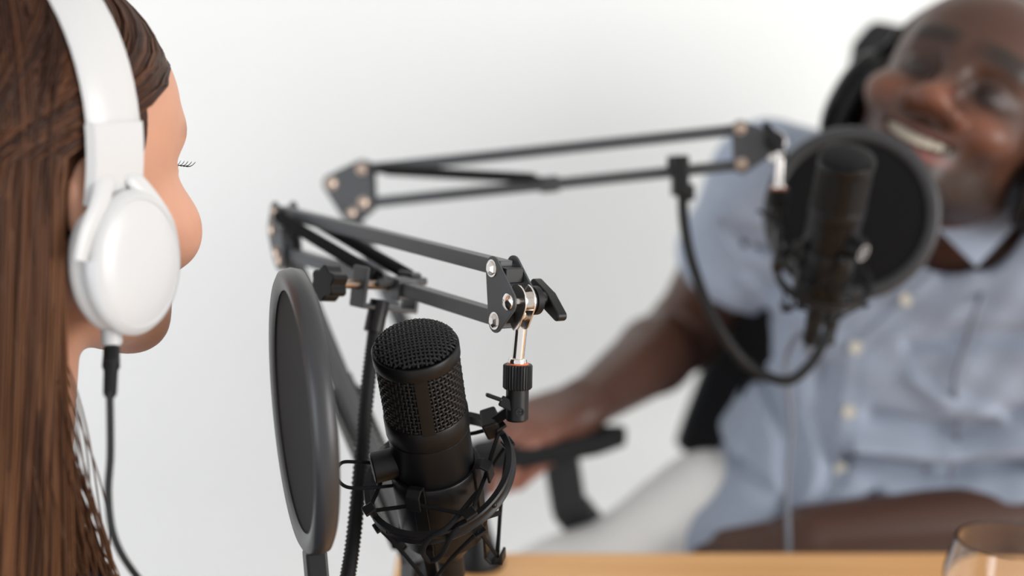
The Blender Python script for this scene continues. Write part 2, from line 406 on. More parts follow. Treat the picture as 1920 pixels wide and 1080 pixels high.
def boom(label, bm1, bm2, U0, L0, U1, pivot, Q, base, nside, spring_at, wdir, rod_top, rod_bot):
    A = thing('microphone_boom_arm', label, 'microphone stand', base, 'two scissor microphone arms')
    a = nz(U1-U0); v = L0-U0; v = v-a*np.dot(v, a); n = nz(np.cross(a, v))
    if np.dot(n, nside) < 0: n = -n
    L1 = L0+(U1-U0); pl = lambda p: p-n*np.dot(p-U0, n)
    pivot = pl(pivot); Q = [pl(q) for q in Q]
    R = frame(n, a); g = .0073; th = .0014
    to2 = lambda p: (float(np.dot(p-U0, R[:, 0])), float(np.dot(p-U0, R[:, 1])))
    for i, (p, q) in enumerate(((U0, U1), (L0, L1))): build('arm_bar', MB().bar(p-a*.003, q+a*.003, .0092, .0092, n), M['powder'], A, smooth=0, bevel=.0007)
    for s in (-1, 1):
        build('end_plate', MB().prism(hull([(*to2(p), .0072) for p in (U0, L0, pivot)], 10), U0+n*(s*g-th/2), R, 0, th), M['powder'], A, bevel=.0003)
        build('elbow_plate', MB().prism(hull([(*to2(p), .0085) for p in [U1, L1]+Q], 10), U0+n*(s*(g+.0002)-th/2), R, 0, th), M['powder'], A, bevel=.0003)
    for ip, p in enumerate((U0, L0, U1, L1, *Q)):
        mb = MB(); bolt(mb, p-n*(g+th/2), -n); mb.tube([p-n*g, p+n*g], .0022, 10); bolt(mb, p+n*(g+th/2), n); build('bolt', mb, M[bm1 if ip < 2 else bm2], A, smooth=30)
    mb = MB(); rivet(mb, pivot-n*(g+th/2), -n, .0045); mb.tube([pivot-n*g, pivot+n*(g+.006)], .0024, 12); build('pivot_pin', mb, M['chrome'], A)
    # spacer behind the plates
    build('spacer', MB().box((U0+L0)/2-a*.004-v*.40, frame(n, a), (.011, .009, .0125)).box((U0+L0)/2-a*.006+v*.42, frame(n, a), (.009, .006, .0125)), M['plastic'], A, smooth=0, bevel=.0006)
    # springs of the upper arm
    anchor = L0+(U1-U0)*spring_at
    for s in (-1, 1):
        mb = MB(); spring(mb, U1-a*.004+n*s*(g+.0045), anchor-v*.15+n*s*(g+.0045), .0038, .0008, 74); build('tension_spring', mb, M['rubber'], A, smooth=180)
    build('spring_bracket', MB().tube([anchor-v*.12-n*(g+.011), anchor-v*.12+n*(g+.011)], .0026, 12).box(anchor, frame(n, a), (.016, .0135, .0135)), M['powder'], A, smooth=30, bevel=.0005)
    # lower arm: two bars down to the clamp
    top = base+np.array([0, 0, .075]); off = (Q[1]-Q[0])
    dn = nz(top-(Q[0]+Q[1])/2); off = off-dn*np.dot(off, dn)
    for q, s in ((Q[0], -1), (Q[1], 1)): build('lower_bar', MB().bar(q, top+off*.5*s, .0092, .0092, n), M['powder'], A, smooth=0, bevel=.0007)
    mid = (Q[0]+Q[1])/2
    for s in (-1, 1):
        mb = MB(); spring(mb, top-off*.4+n*s*(g+.004), mid+(top-mid)*.42+off*.4+n*s*(g+.004), .0036, .0008, 60); build('tension_spring', mb, M['rubber'], A, smooth=180)
    R2 = frame(n, dn); t2 = lambda p: (float(np.dot(p-top, R2[:, 0])), float(np.dot(p-top, R2[:, 1])))
    for s in (-1, 1):
        build('base_plate', MB().prism(hull([(*t2(top+off*.5), .0085), (*t2(top-off*.5), .0085), (*t2(top+np.array([0, 0, -.03])), .007)], 10), top+n*(s*g-th/2), R2, 0, th), M['powder'], A, bevel=.0003)
    build('base_post', MB().lathe([(.023, 0), (.023, .003), (.019, .008), (.012, .030), (.0085, .044), (.008, .05), (.0045, .052), (.0045, .075)], base, np.eye(3), 32), M['plastic'], A)
    # clevis, knob and threaded rod at the microphone end
    dn2 = nz(rod_bot-rod_top)
    mb = MB(); hp = frame(n, dn2)
    for s in (-1, 1):
        mb.prism(hull([(0, 0, .0100), (.012, 0, .005)], 12), pivot+n*(.0032*s+.0012-.0005), hp, 0, .0011)
    mb.lathe([(.0035, -.0035), (.006, -.0035), (.006, .0035), (.0035, .0035)], pivot+n*.0012, frame(n, (0, 0, 1)), 24)
    build('clevis', mb, M['chrome'], A, bevel=.0003)
    build('clevis_washer', MB().lathe([(.0085, 0), (.0085, .0040)], pivot+n*.0080, frame(n, (0, 0, 1)), 24), M['rubber'], A)
    wingknob(A, pivot+n*.0118, n, wdir, .86)
    Rr = frame(-dn2, CR); L = np.linalg.norm(rod_bot-rod_top)
    build('threaded_stud', MB().lathe([(.0044, L), (.0044, L-.002), (.0038, L-.0025), (.0037, .003), (.0052, .0025), (.0056, .0012), (.0056, 0)][::-1], rod_bot, Rr, 32)
          .tube([rod_top, pivot+n*.0012-dn2*(-.008)], .0034, 16), M['chrome'], A)
    return A, dict(a=a, v=v, n=n, U0=U0, L0=L0, U1=U1, L1=L1, pivot=pivot)

base1 = WZ(728, 1236, TZ); base1[0] = max(base1[0], XT+.03)
arm1, G1 = boom('near scissor boom arm in black holding the sharp microphone', 'chrome', 'steel', W(944, 502, .838), W(949, 600, .838), W(533, 398, 1.09),
    W(1022, 562, .835), [W(528, 430, 1.095), W(556, 486, 1.09)], base1, D(.84, 0, .54), .41, D(.42, -.62, -.60), W(978, 600, .838), W(970, 680, .842))
base2 = WZ(896, 1043, TZ); base2[1] = min(base2[1], YT-.025)
arm2, G2 = boom('far scissor boom arm in black behind the sharp microphone', 'steel', 'steel', W(1388, 243, 1.20), W(1391, 309, 1.20), W(683, 318, 1.255),
    W(1452, 267, 1.195), [W(625, 345, 1.257), W(661, 401, 1.255)], base2, D(.1, 0, -1), .50, D(.3, -.6, -.30), W(1463, 285, 1.175), W(1460, 352, 1.178))

# ------------------------------------------------------------------ microphones
def microphone(label, bot, top, front, badge, cable_pts):
    T = thing('condenser_microphone', label, 'microphone', bot, 'two side address microphones')
    L = np.linalg.norm(top-bot); s = L/.165; R = frame(top-bot, front); P = lambda prof: [(r*s, z*s) for r, z in prof]
    build('lower_cap', MB().lathe(P([(.0, 0), (.0095, 0), (.0105, .0015), (.0195, .0150), (.0225, .020), (.0232, .0215)]), bot, R, 56), M['micbody'], T)
    build('body', MB().lathe(P([(.0228, .0216), (.0238, .0222), (.0238, .0985), (.0232, .0990), (.0240, .0996), (.0246, .1010), (.0246, .1120), (.0240, .1132), (.0222, .1135)]), bot, R, 72), M['micbody'], T)
    build('grille_core', MB().lathe(P([(.0208, .112), (.0208, .156), (.0200, .158), (.012, .1612), (0, .1622)]), bot, R, 48, caps=False), M['inner'], T)
    # woven side mesh
    mb = MB(); A = .00042*s; nw = 58; z0, z1, nh = .1125, .1515, 15; pz = (z1-z0)/nh; w = .00074*s
    for i in range(nw):
        a = 2*PI*i/nw; zz = np.linspace(z0, z1, nh*2+1); rr = .0229*s+A*np.cos(PI*((zz-z0)/pz-.5+i))
        if min(abs(a), 2*PI-abs(a)) < .15 or abs(a-PI) < .15: continue
        mb.tube(np.stack([rr*math.cos(a), rr*math.sin(a), zz*s], 1)@R.T+bot, w, 5, flat=1.3, caps=False)
    for j in range(nh):
        z = (z0+(j+.5)*pz)*s; m_ = nw*2; aa = 2*PI*np.arange(m_)/m_; rr = .0229*s-A*np.cos(PI*(j+np.arange(m_)/2.))
        mb.tube(np.stack([rr*np.cos(aa), rr*np.sin(aa), np.full(m_, z)], 1)@R.T+bot, w*1.15, 5, closed=True)
    build('side_mesh', mb, M['mesh'], T, smooth=180, kind='stuff')
    # woven dome
    mb = MB(); p = .0024; K = 10; rm = .0232
    dome = lambda r: .1572+.0078*np.sqrt(np.clip(1-(r/.0245)**2, 0, 1))**1.1
    for ax in (0, 1):
        for i in range(-K, K+1):
            u = i*p; e = rm*rm-u*u
            if e <= 4e-6: continue
            m_ = int(2*math.sqrt(e)/(p/2)); vv = np.linspace(-math.sqrt(e), math.sqrt(e), m_+1)
            h = dome(np.sqrt(u*u+vv*vv))+-.0+.00042*np.cos(PI*(vv/p+i+(1 if ax else 0)))
            Q = np.stack([np.full(m_+1, u), vv, h] if ax == 0 else [vv, np.full(m_+1, u), h], 1)*s
            mb.tube(Q@R.T+bot, .00074*s, 5, caps=False)
    build('dome_mesh', mb, M['mesh'], T, smooth=180, kind='stuff')
    build('top_band', MB().ring(P([(.0222, .1500), (.0243, .1497), (.0248, .1505), (.0248, .1572), (.0242, .1582), (.0230, .1584)]), bot, R, 72), M['micbody'], T)
    for sg in (1, -1):
        mb = MB(); aa = np.linspace(-.155, .155, 7)+(0 if sg == 1 else PI); V = []
        for z in (.1120, .1520):
            for r in (.0225, .0245):
                for a in aa: V.append((r*math.cos(a), r*math.sin(a), z))
        Fc = []
        for k in range(6): Fc += [(7+k, 8+k, 22+k, 21+k), (k, 14+k, 15+k, 1+k), (k, 1+k, 8+k, 7+k), (14+k, 21+k, 22+k, 15+k)]
        Fc += [(0, 7, 21, 14), (6, 20, 27, 13)]
        mb.add((np.array(V)*s)@R.T+bot, Fc); build('grille_strut', mb, M['micbody'], T)
    # round badge boss
    bd = nz(badge-R[:, 2]*np.dot(badge, R[:, 2])); c = bot+R[:, 2]*.0800*s+bd*.020*s; Rb = frame(bd, R[:, 2])
    bs = build('badge_boss', MB().lathe(P([(.0092, 0), (.0092, .0155), (.0086, .0162), (.0080, .0160), (0, .0158)]), c, Rb, 36), M['micbody'], T)
    mb = MB(); mb.ring(P([(.0066, .0158), (.0076, .0158), (.0076, .0163), (.0066, .0163)]), c, Rb, 36)
    for k in range(3):
        a = .5+k*2*PI/3; q = c+Rb@np.array([0, 0, .0161])*s; e1 = Rb@np.array([math.cos(a), math.sin(a), 0]); e2 = Rb@np.array([math.cos(a+1.2), math.sin(a+1.2), 0])
        mb.tube([q+e1*.0055*s, q+e2*.0018*s, q-e1*.0015*s], .0005*s, 5)
    build('emblem', mb, M['mark'], bs)
    # seam and small dot
    build('led', MB().lathe([(.0012*s, 0), (.0012*s, .0006*s), (0, .0007*s)], bot+R[:, 2]*.066*s+nz(R[:, 0]*.8+bd*.6)*.0236*s, frame(nz(R[:, 0]*.8+bd*.6), R[:, 2]), 16), M['plastic'], T)
    # xlr plug
    build('cable_plug', MB().lathe(P([(.0062, -.040), (.0072, -.036), (.0072, -.020), (.0083, -.018), (.0088, .0005)]), bot, R, 28)
          .ring(P([(.0070, -.027), (.0078, -.027), (.0078, -.025), (.0070, -.025)]), bot, R, 28).ring(P([(.0070, -.033), (.0078, -.033), (.0078, -.031), (.0070, -.031)]), bot, R, 28), M['rubber'], T)
    if cable_pts is not None:
        C = MB().tube(spline([bot-R[:, 2]*.038*s, bot-R[:, 2]*.052*s]+cable_pts, 60), .0029 if bot[1] < .95 else .0024, 10)
        o = build('microphone_cable', C, M['rubber' if s > .98 and bot[1] < .95 else 'graycable'], None, base=cable_pts[-1])
        return T, R, s, o
    return T, R, s, None

b1 = W(841, 1037, .893); t1 = W(775, 629, .802)
mic1, R1, s1, cab1 = microphone('sharp black condenser microphone with woven grille in front', b1, t1, D(0.10, -.2, -1), D(-.95, .05, -.34),
    [W(858, 1200, .92), WZ(900, 1270, TZ+.004), WZ(1000, 1290, TZ+.004), WZ(1150, 1270, TZ+.004)])
tag(cab1, 'black cable running down from the sharp microphone to the desk', 'cable')
b2 = W(1532, 578, 1.195); t2 = W(1592, 283, 1.11)
mic2, R2_, s2, cab2 = microphone('blurred black condenser microphone before the round gauze disc', b2, t2, D(-.1, -.2, -1), D(.55, .05, -.84),
    [W(1500, 625, 1.235), W(1474, 680, 1.26), W(1484, 800, 1.275), W(1476, 930, 1.285), W(1478, 1040, 1.30), W(1470, 1250, 1.33)])
tag(cab2, 'thin grey cable hanging from the blurred microphone in front of the blue shirt', 'cable')

# ------------------------------------------------------------------ shock mounts
def shock(label, bot, R, s, rc, rn, clampdir, bar_bot, bar_top, phase=0.0, loop=True, swivel=None):
    T = thing('shock_mount', label, 'shock mount', rc, 'two spider shock mounts')
    P = lambda prof: [(r*s, z*s) for r, z in prof]
    build('cradle_sleeve', MB().ring(P([(.0243, .0215), (.0262, .0215), (.0264, .0230), (.0264, .0720), (.0258, .0730), (.0243, .0730)]), bot, R, 72), M['plastic'], T)
    for k in range(4):                               # clip fingers of the sleeve
        a = phase+k*PI/2; e = R[:, 0]*math.cos(a)+R[:, 1]*math.sin(a); w = R[:, 2]
        sd = np.cross(w, e); c0 = bot+e*.0268*s
        up = [c0+w*.028*s, c0+w*.070*s, c0+w*.0765*s, c0+w*.0775*s+e*.004*s, c0+w*.0755*s+e*.008*s, c0+w*.067*s+e*.0085*s]
        mb = MB(); [mb.bar(up[i], up[i+1]+nz(up[i+1]-up[i])*.0006, .0085*s, .0016*s, sd) for i in range(5)]
        build('upper_hook', mb, M['plastic'], T, smooth=0, bevel=.0004)
        dn = [c0+w*.034*s, c0+w*.0215*s, c0+w*.004*s-e*.001*s, c0+w*.000*s+e*.002*s, c0+w*.001*s+e*.009*s, c0+w*.0085*s+e*.0095*s]
        mb = MB(); [mb.bar(dn[i], dn[i+1]+nz(dn[i+1]-dn[i])*.0006, .0075*s, .0016*s, sd) for i in range(5)]
        build('lower_hook', mb, M['plastic'], T, smooth=0, bevel=.0004)
    RR = .0442*s; Rr = frame(rn, CR)
    pr = [(RR-.0017*s, -.0042*s), (RR+.0018*s, -.0042*s), (RR+.0024*s, -.0030*s), (RR+.0012*s, -.0014*s), (RR+.0012*s, .0014*s), (RR+.0024*s, .0030*s), (RR+.0018*s, .0042*s), (RR-.0017*s, .0042*s)]
    build('outer_ring', MB().ring(pr, rc, Rr, 96), M['plastic'], T, smooth=40)
    pegs = []
    for k in range(4):
        a0 = phase+PI/4+k*PI/2; e = R[:, 0]*math.cos(a0)+R[:, 1]*math.sin(a0); e = nz(e-rn*np.dot(e, nz(rn))/1.0)
        c = rc+e*RR; mb = MB(); w = nz(rn)
        for sg in (-1, 1):
            mb.bar(c+w*sg*.003*s, c+w*sg*.0085*s, .0075*s, .0028*s, np.cross(w, e)); mb.bar(c+w*sg*.0085*s-e*.0025*s, c+w*sg*.0085*s+e*.0045*s, .0075*s, .0020*s, np.cross(w, e))
        build('ring_clip', mb, M['plastic'], T, smooth=0, bevel=.0005); pegs.append((c, w, e))
        mb = MB(); mb.sphere(rc+nz(e+np.cross(w, e)*.35)*(RR+.001*s), .0018*s, seg=12); build('rivet', mb, M['plastic'], T)
    # elastic cord zigzag
    for k in range(4):
        c, w, e = pegs[k]; hooks = []
        for kk in (k, (k+1) % 4):
            a = phase+kk*PI/2; eh = R[:, 0]*math.cos(a)+R[:, 1]*math.sin(a); z = R[:, 2]
            hooks.append((bot+eh*.0315*s+z*.0675*s, bot+eh*.0325*s+z*.004*s))
        for (uh, lh) in hooks:
            mb = MB().tube(spline([c+w*.0075*s+e*.002*s, (c+w*.006*s+uh)/2, uh], 8), .00125*s, 7); build('elastic_cord', mb, M['cord'], T, smooth=180)
            mb = MB().tube(spline([c-w*.0075*s+e*.002*s, (c-w*.006*s+lh)/2, lh], 8), .00125*s, 7); build('elastic_cord', mb, M['cord'], T, smooth=180)
    if loop:
        mb = MB().tube(spline([W(757, 908, .862), W(700, 914, .842), W(650, 913, .838), W(629, 890, .838), W(640, 868, .838), W(668, 866, .840), W(702, 868, .846)], 44), .0011, 7)
        build('cord_loop', mb, M['cord'], T, smooth=180)
        mb = MB().tube(spline([W(893, 926, .840), W(865, 960, .820), W(838, 990, .812), W(805, 1010, .815), W(793, 1034, .822), W(806, 1052, .835), W(828, 1040, .828), W(845, 1008, .815), W(868, 985, .818), W(935, 962, .845)], 60), .0016, 7)
        build('cord_loop', mb, M['cord'], T, smooth=180)
    # swivel barrel
    z = nz(bar_top-bar_bot); Rb = frame(z, CR); H = np.linalg.norm(bar_top-bar_bot)
    rb = .0068; rk = .0088
    build('swivel_barrel', MB().lathe([(.0045, .0), (rb-.001, .0004), (rb, .0016), (rb, H-.014), (rb-.0006, H-.0135)], bar_bot, Rb, 40), M['plastic'], T)
    kn = []
    for k in range(60): kn.append((rk if k % 2 else rk-.0007))
    mb = MB(); V = []
    zs = [(-.0004, .92), (.0006, 1.0), (.0136, 1.0), (.0144, .95), (.0146, .80), (.0120, .76)]
    for zz, kf in zs:
        for k in range(120):
            a = 2*PI*k/120; V.append(((kn[k//2] if kf == 1 else rk*.97)*kf*math.cos(a), (kn[k//2] if kf == 1 else rk*.97)*kf*math.sin(a), H-.014+zz))
    Fc = [(i*120+k, i*120+(k+1) % 120, (i+1)*120+(k+1) % 120, (i+1)*120+k) for i in range(5) for k in range(120)]+[tuple(range(119, -1, -1)), tuple(600+k for k in range(120))]
    build('knurled_collar', mb.add(np.array(V)@Rb.T+bar_bot, Fc), M['plastic'], T, smooth=30)
    build('washer', MB().ring([(.0038, H-.001), (.0064, H-.001), (.0068, H+.0002), (.0060, H+.0012), (.0038, H+.0012)], bar_bot, Rb, 36), M['orange'], T, label='orange washer')
    fd = nz(D(.25, -.1, -1)-z*np.dot(D(.25, -.1, -1), z)); sc = bar_bot+z*.007+fd*(rb-.0003)
    mb = MB().lathe([(.0026, 0), (.0026, .0006), (.0018, .0006), (.0017, .0002), (0, .0002)], sc, frame(fd, z), 24, caps=False).bar(sc-CR*.002+fd*.0004, sc+CR*.002+fd*.0004, .0004, .0004, z)
    build('screw', mb, M['plastic'], T)
    cl = swivel; lk = bar_bot+z*.010
    build('clamp_block', MB().box(cl, frame(rn, clampdir), (.010*s, .015*s, .0125*s)), M['plastic'], T, smooth=0, bevel=.0014)
    build('link_bar', MB().bar(cl, lk, .0085, .0055, CF).sphere(cl, .0052), M['plastic'], T, smooth=40, bevel=.0005)
    lv = lk-CR*.006
    lc = lv+D(0, .002, -.003); e2 = lv+D(-.0125, .0065, -.004)
    build('lock_lever', MB().bar(lc+D(.004, -.003, 0), lc+D(-.004, .001, 0), .005, .0065, CF).bar(lc+D(-.003, .001, 0), e2, .0024, .0065, D(0, 1, 0)), M['plastic'], T, smooth=0, bevel=.0009)
    return T
shock('black spider shock mount around the sharp microphone', b1, R1, s1, W(824, 892, .852), D(-.30, .70, -.66), D(1, .2, 0), W(969, 790, .846), W(971, 684, .842), phase=-.45, swivel=W(921, 793, .858))
m2c = b2+R2_[:, 2]*.034*s2
shock('blurred black shock mount around the far microphone', b2, R2_, s2*.96, m2c, D(.10, .78, -.62), D(-1, .2, 0), W(1459, 432, 1.19), W(1460, 354, 1.18), phase=.3, loop=False, swivel=m2c+D(-.040, .012, -.012))

# ------------------------------------------------------------------ pop filters
def popfilter(label, c, n, R, neck, clamp, clamp_fn, stem_dir):
    T = thing('pop_filter', label, 'pop filter', c, 'two round pop filters')
    Rf = frame(n, CR)
    pr = [(R-.0100, -.0055), (R-.0030, -.0068), (R, -.0053), (R+.0014, 0), (R, .0053), (R-.0030, .0068), (R-.0100, .0055), (R-.0112, .0045), (R-.0112, -.0045)]
    pr2 = []
    for i in range(len(pr)): pr2.append(pr[i])
    build('hoop', MB().ring(pr2, c, Rf, 96), M['popring'], T, smooth=50)
    for z in (-.0030, .0030):
        build('gauze', MB().lathe([(R-.0108, 0), (R-.03, 0), (R-.055, 0), (0, 0)], c+nz(n)*z, Rf, 64, caps=False).lathe([(R-.0108, .0004), (0, .0004)], c+nz(n)*z, Rf, 64, caps=False), M['popfabric'], T, smooth=0)
    sd = nz(stem_dir); e = c+sd*(R+.004)
    build('hoop_socket', MB().box(e+sd*.004, frame(n, sd), (.018, .016, .012)).bar(e+sd*.008, e+sd*.022, .010, .010, n), M['plastic'], T, smooth=0, bevel=.0015)
    P = spline([e+sd*.018, e+sd*.034]+neck, 260); seg = np.arange(len(P))
    build('gooseneck', MB().tube(P, .0046+.0005*np.where(seg % 2 == 0, 1, -1), 12), M['rubber'], T, smooth=180)
    clamp_fn(T, neck[-1])
    return T
def clamp1(T, end):
    n = G1['n']; c = W(722, 548, .935)
    ax = nz(W(760, 536, .955)-W(615, 530, .905))
    Rc = frame(ax, CF)
    w = D(0, -.95, .2); w = nz(w-ax*np.dot(w, ax)); sd = np.cross(ax, w)
    a0 = W(675, 533, .925); a1 = W(772, 545, .958)
    mb = MB()
    mb.bar(a0-w*.012, a0+w*.014, .014, .003, sd); mb.bar(a0+w*.0135-ax*.0015, a1+w*.0135+ax*.0015, .014, .003, sd); mb.bar(a1-w*.012, a1+w*.014, .014, .003, sd)
    mb.bar(a1-w*.0115, a1-w*.0115-ax*.008, .014, .003, sd)
    build('clamp_bracket', mb, M['powder'], T, smooth=0, bevel=.0008)
    k0 = W(617, 531, .905)
    V = [(.0105+.0013*math.cos(6*2*PI*k/60), 2*PI*k/60) for k in range(60)]
    build('clamp_knob', MB().prism([(r*math.cos(a), r*math.sin(a)) for r, a in V], k0-ax*.006, frame(ax, w), 0, .0125), M['plastic'], T, bevel=.0008)
    build('clamp_screw', MB().tube([k0, W(738, 536, .948)], .0031, 14), M['steel'], T)
    build('clamp_pad', MB().tube([W(733, 536, .946), W(741, 536.5, .949)], .0062, 20), M['rubber'], T)
    build('neck_ferrule', MB().tube([W(712, 564, .935), W(700, 622, .932)], .0066, 18), M['plastic'], T)
nk1 = [W(590, 1240, .80), W(625, 1230, .83), W(643, 1130, .855), W(660, 1030, .875), W(674, 900, .895), W(686, 760, .915), W(700, 640, .930), W(708, 580, .935)]
be = math.radians(17)
n1 = D(-.996*math.cos(be), -.087*math.cos(be), -math.sin(be))
popfilter('sharp-edged black pop filter seen almost edge-on beside the near microphone', W(566, 770, .80), n1, .0795, nk1, None, clamp1, D(.09, -1, 0))
def clamp2(T, end):
    c = W(1275, 330, 1.205)
    build('clamp_bracket', MB().box(c, frame(CF, CR), (.014, .034, .020)).box(c+D(.006, -.014, 0), frame(CF, CR), (.012, .014, .014)), M['plastic'], T, smooth=0, bevel=.002)
    k0 = W(1270, 306, 1.205)
    V = [(.0075+.0014*math.cos(6*2*PI*k/60), 2*PI*k/60) for k in range(60)]
    build('clamp_knob', MB().prism([(r*math.cos(a), r*math.sin(a)) for r, a in V], k0, frame(CU, CR), -.006, .006), M['plastic'], T, bevel=.0008)
nk2 = [W(1562, 590, 1.232), W(1545, 640, 1.23), W(1515, 688, 1.228), W(1470, 714, 1.225), W(1400, 682, 1.225), W(1340, 600, 1.215), W(1300, 500, 1.21), W(1283, 420, 1.207), W(1280, 355, 1.205)]
popfilter('large blurred black pop filter disc in front of the man', W(1596, 401, 1.235), D(.16, .03, 1), .0745, nk2, None, clamp2, D(-.17, -1, 0))
# ------------------------------------------------------------------ the man
ang = math.radians(31)
Zm = CR*math.sin(ang)+CU*math.cos(ang); Xm = -CR*math.cos(ang)+CU*math.sin(ang); Ym = -CF
def rot(axis, a): return np.array(Matrix.Rotation(a, 3, Vector(axis)))
Rm = np.stack([Xm, Ym, Zm], 1)
Rm = rot(Zm, math.radians(-26))@Rm                     # turn
Rm = rot(Rm[:, 0], math.radians(5))@Rm               # nod
HS = 1.11; ZC = .82                                   # ZC: short lower face
Om = W(1791, 145, 1.262)-Rm@np.array([0, .088, .005])*HS
def squash(q, zc=ZC):
    q = q.copy(); q[:, 2] = np.where(q[:, 2] < 0, q[:, 2]/zc, q[:, 2]); return q
def tohead(P, O=Om, R=Rm, s=HS, zc=ZC): return squash(((P-O.astype(f32))@R.astype(f32))/f32(s), zc)
neckb = W(1812, 400, 1.43)
shR = W(1452, 352, 1.49); shL = W(2140, 480, 1.36)
elR = W(1285, 625, 1.66); wrR = W(1108, 752, 1.47)
elL = W(2160, 950, 1.41); wrL = W(1520, 1012, 1.375)
hR = hand_parts(wrR, W(985, 800, 1.42)-wrR, D(.1, .9, -.3), D(.35, -.5, -.8), .98, (.35, .5, .4), thumb_dir=D(-.75, -.60, -.1))
hL = hand_parts(wrL, D(-1, -.25, -.1), D(0, .8, -.5), D(.1, -.3, -.9), .98, (.2, .3, .2))
chA, chB = W(1668, 590, 1.51), W(1960, 640, 1.44)
beA, beB = W(1585, 850, 1.53), W(1880, 860, 1.50)
peA, peB = W(1580, 1060, 1.56), W(1830, 1060, 1.56)
def torso(P):
    d = cone(P, chA, chB, .112, .112)
    d = smin(d, cone(P, beA, beB, .120, .120), .08)
    d = smin(d, cone(P, peA, peB, .118, .118), .08)
    d = smin(d, cone(P, neckb-CU*.035+CF*.03, shR, .062, .058), .06)
    d = smin(d, cone(P, neckb-CU*.035+CF*.03, shL, .062, .058), .06)
    return d
def man(P):
    d = torso(P)+.014
    d = smin(d, cone(P, shR, shR+(elR-shR)*.5, .056, .049), .03); d = smin(d, cone(P, shR+(elR-shR)*.5, elR, .049, .041), .01)
    d = smin(d, cone(P, elR, elR+(wrR-elR)*.35, .041, .043), .02); d = smin(d, cone(P, elR+(wrR-elR)*.35, wrR, .043, .027), .01)
    d = smin(d, cone(P, shL, elL, .056, .044), .03); d = smin(d, cone(P, elL, wrL, .046, .034), .02)
    d = smin(d, cone(P, Om+Rm@np.array([0, -.03, -.05]), neckb+CF*.02, .060, .064), .03)
    d = smin(d, group(P, lambda Q: HS*head_sdf(tohead(Q)), Om, .15), .012)
    d = smin(d, group(P, lambda Q: hand_sdf(Q, hR), (hR[0][0]+hR[2][1])/2, .13), .012)
    d = smin(d, group(P, lambda Q: hand_sdf(Q, hL), (hL[0][0]+hL[2][1])/2, .13), .012)
    return d
MAN = thing('person', 'smiling man in light blue short sleeved shirt with black headphones leaning towards the microphones', 'person', (Om[0]-.1, 1.5, 0.5))
pts = np.array([Om+.15, Om-.15, elR, wrR, shL+.08, shR-.08, elL+.08, wrL-.2, peA-.2, peB, hR[2][1]-.12])
mb = nets(man, pts.min(0)-.04, pts.max(0)+.04, .0032)
V = mb.v[0]; q = squash((V-Om)@Rm/HS)
base = np.array([.066, .030, .020]); cols = np.tile(base, (len(V), 1))
def blend(w, c):
    global cols
    w = np.clip(w, 0, 1)[:, None]; cols = cols*(1-w)+np.array(c)*w
gs = lambda c, r: np.exp(-(((q-np.array(c))/np.array(r))**2).sum(1))
qa = np.abs(q[:, 0]); sg = lambda c, r: np.exp(-(((np.stack([qa, q[:, 1], q[:, 2]], 1)-np.array(c))/np.array(r))**2).sum(1))
inhead = (np.abs(q) < .16).all(1)
blend(.7*sg((.040, .085, -.030), (.024, .04, .018))*inhead, (.21, .075, .040))       # cheeks and nose
blend(.8*gs((0, .115, -.032), (.018, .03, .018))*inhead, (.23, .085, .048))
beard = np.clip((-.052-q[:, 2]+.25*np.clip(qa-.02, 0, 1)+.0)/.02, 0, 1)*np.clip((q[:, 1]+.01)/.03, 0, 1)*np.clip((q[:, 2]+.135)/.02, 0, 1)
blend(.85*beard*inhead*(1-gs((0, .095, -.072), (.030, .03, .015))), (.022, .014, .011))
blend(.8*gs((0, .10, -.052), (.026, .03, .006))*inhead, (.03, .017, .013))            # moustache
zz = q[:, 2]-.011*(q[:, 0]/.033)**2
lip = np.exp(-((zz+.087)/.0055)**4)*np.exp(-(q[:, 0]/.030)**4)*(q[:, 1] > .07)
blend(.8*lip*inhead, (.30, .11, .095))
lip = np.exp(-((zz+.063)/.0035)**4)*np.exp(-(q[:, 0]/.030)**4)*(q[:, 1] > .07)
blend(.7*lip*inhead, (.14, .055, .045))
blend(.92*np.exp(-((q[:, 2]-.031+.10*(qa-.028)**2*30)/.0085)**4)*np.exp(-((qa-.032)/.024)**4)*(q[:, 1] > .05)*inhead, (.012, .008, .006))
blend(.92*sg((.032, .092, .000), (.025, .05, .0145))*inhead, (.02, .011, .009))       # lashes, plus eye-socket shade painted into the skin colour around the lids
palm = np.exp(-((np.linalg.norm(V-hR[-1][1], axis=1))/.05)**2)+np.exp(-((np.linalg.norm(V-hR[2][1], axis=1))/.06)**2)
blend(.75*palm, (.30, .125, .085))
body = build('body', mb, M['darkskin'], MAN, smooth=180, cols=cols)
L2W = lambda p: Om+Rm@np.array([p[0], p[1], p[2] if p[2] > 0 else p[2]*ZC])*HS
for sx in (-1, 1):
    e = build('eye', MB().sphere(L2W((sx*.031, .0815, .0005)), .0098*HS, frame(Rm[:, 1], Rm[:, 0]), 20), M['eye'], MAN, smooth=180, label='dark brown eye')
mb = MB()
for i in range(-4, 4):
    x = (i+.5)*.0074; y = .0945-.0105*(x/.03)**2; z = -.0690+.010*(x/.033)**2
    mb.box(L2W((x, y-.002, z)), Rm@rot((0, 0, 1), -x*22), (.0070*HS, .006, .0095*HS if abs(i+.5) < 2 else .0085*HS))
build('teeth', mb, M['teeth'], MAN, smooth=0, bevel=.0012)
# hair cap
def cap(P):
    Q = tohead(P); d = ell(Q, (0, -.016, .037), (.0805, .0985, .089)); k = Q[:, 2]*.80+(-Q[:, 1])*.55-.030
    return f32(HS)*smax(d, -(k), .006)
build('hair', nets(cap, Om-.15, Om+.15, .004), M['blackhair'], MAN, smooth=180)
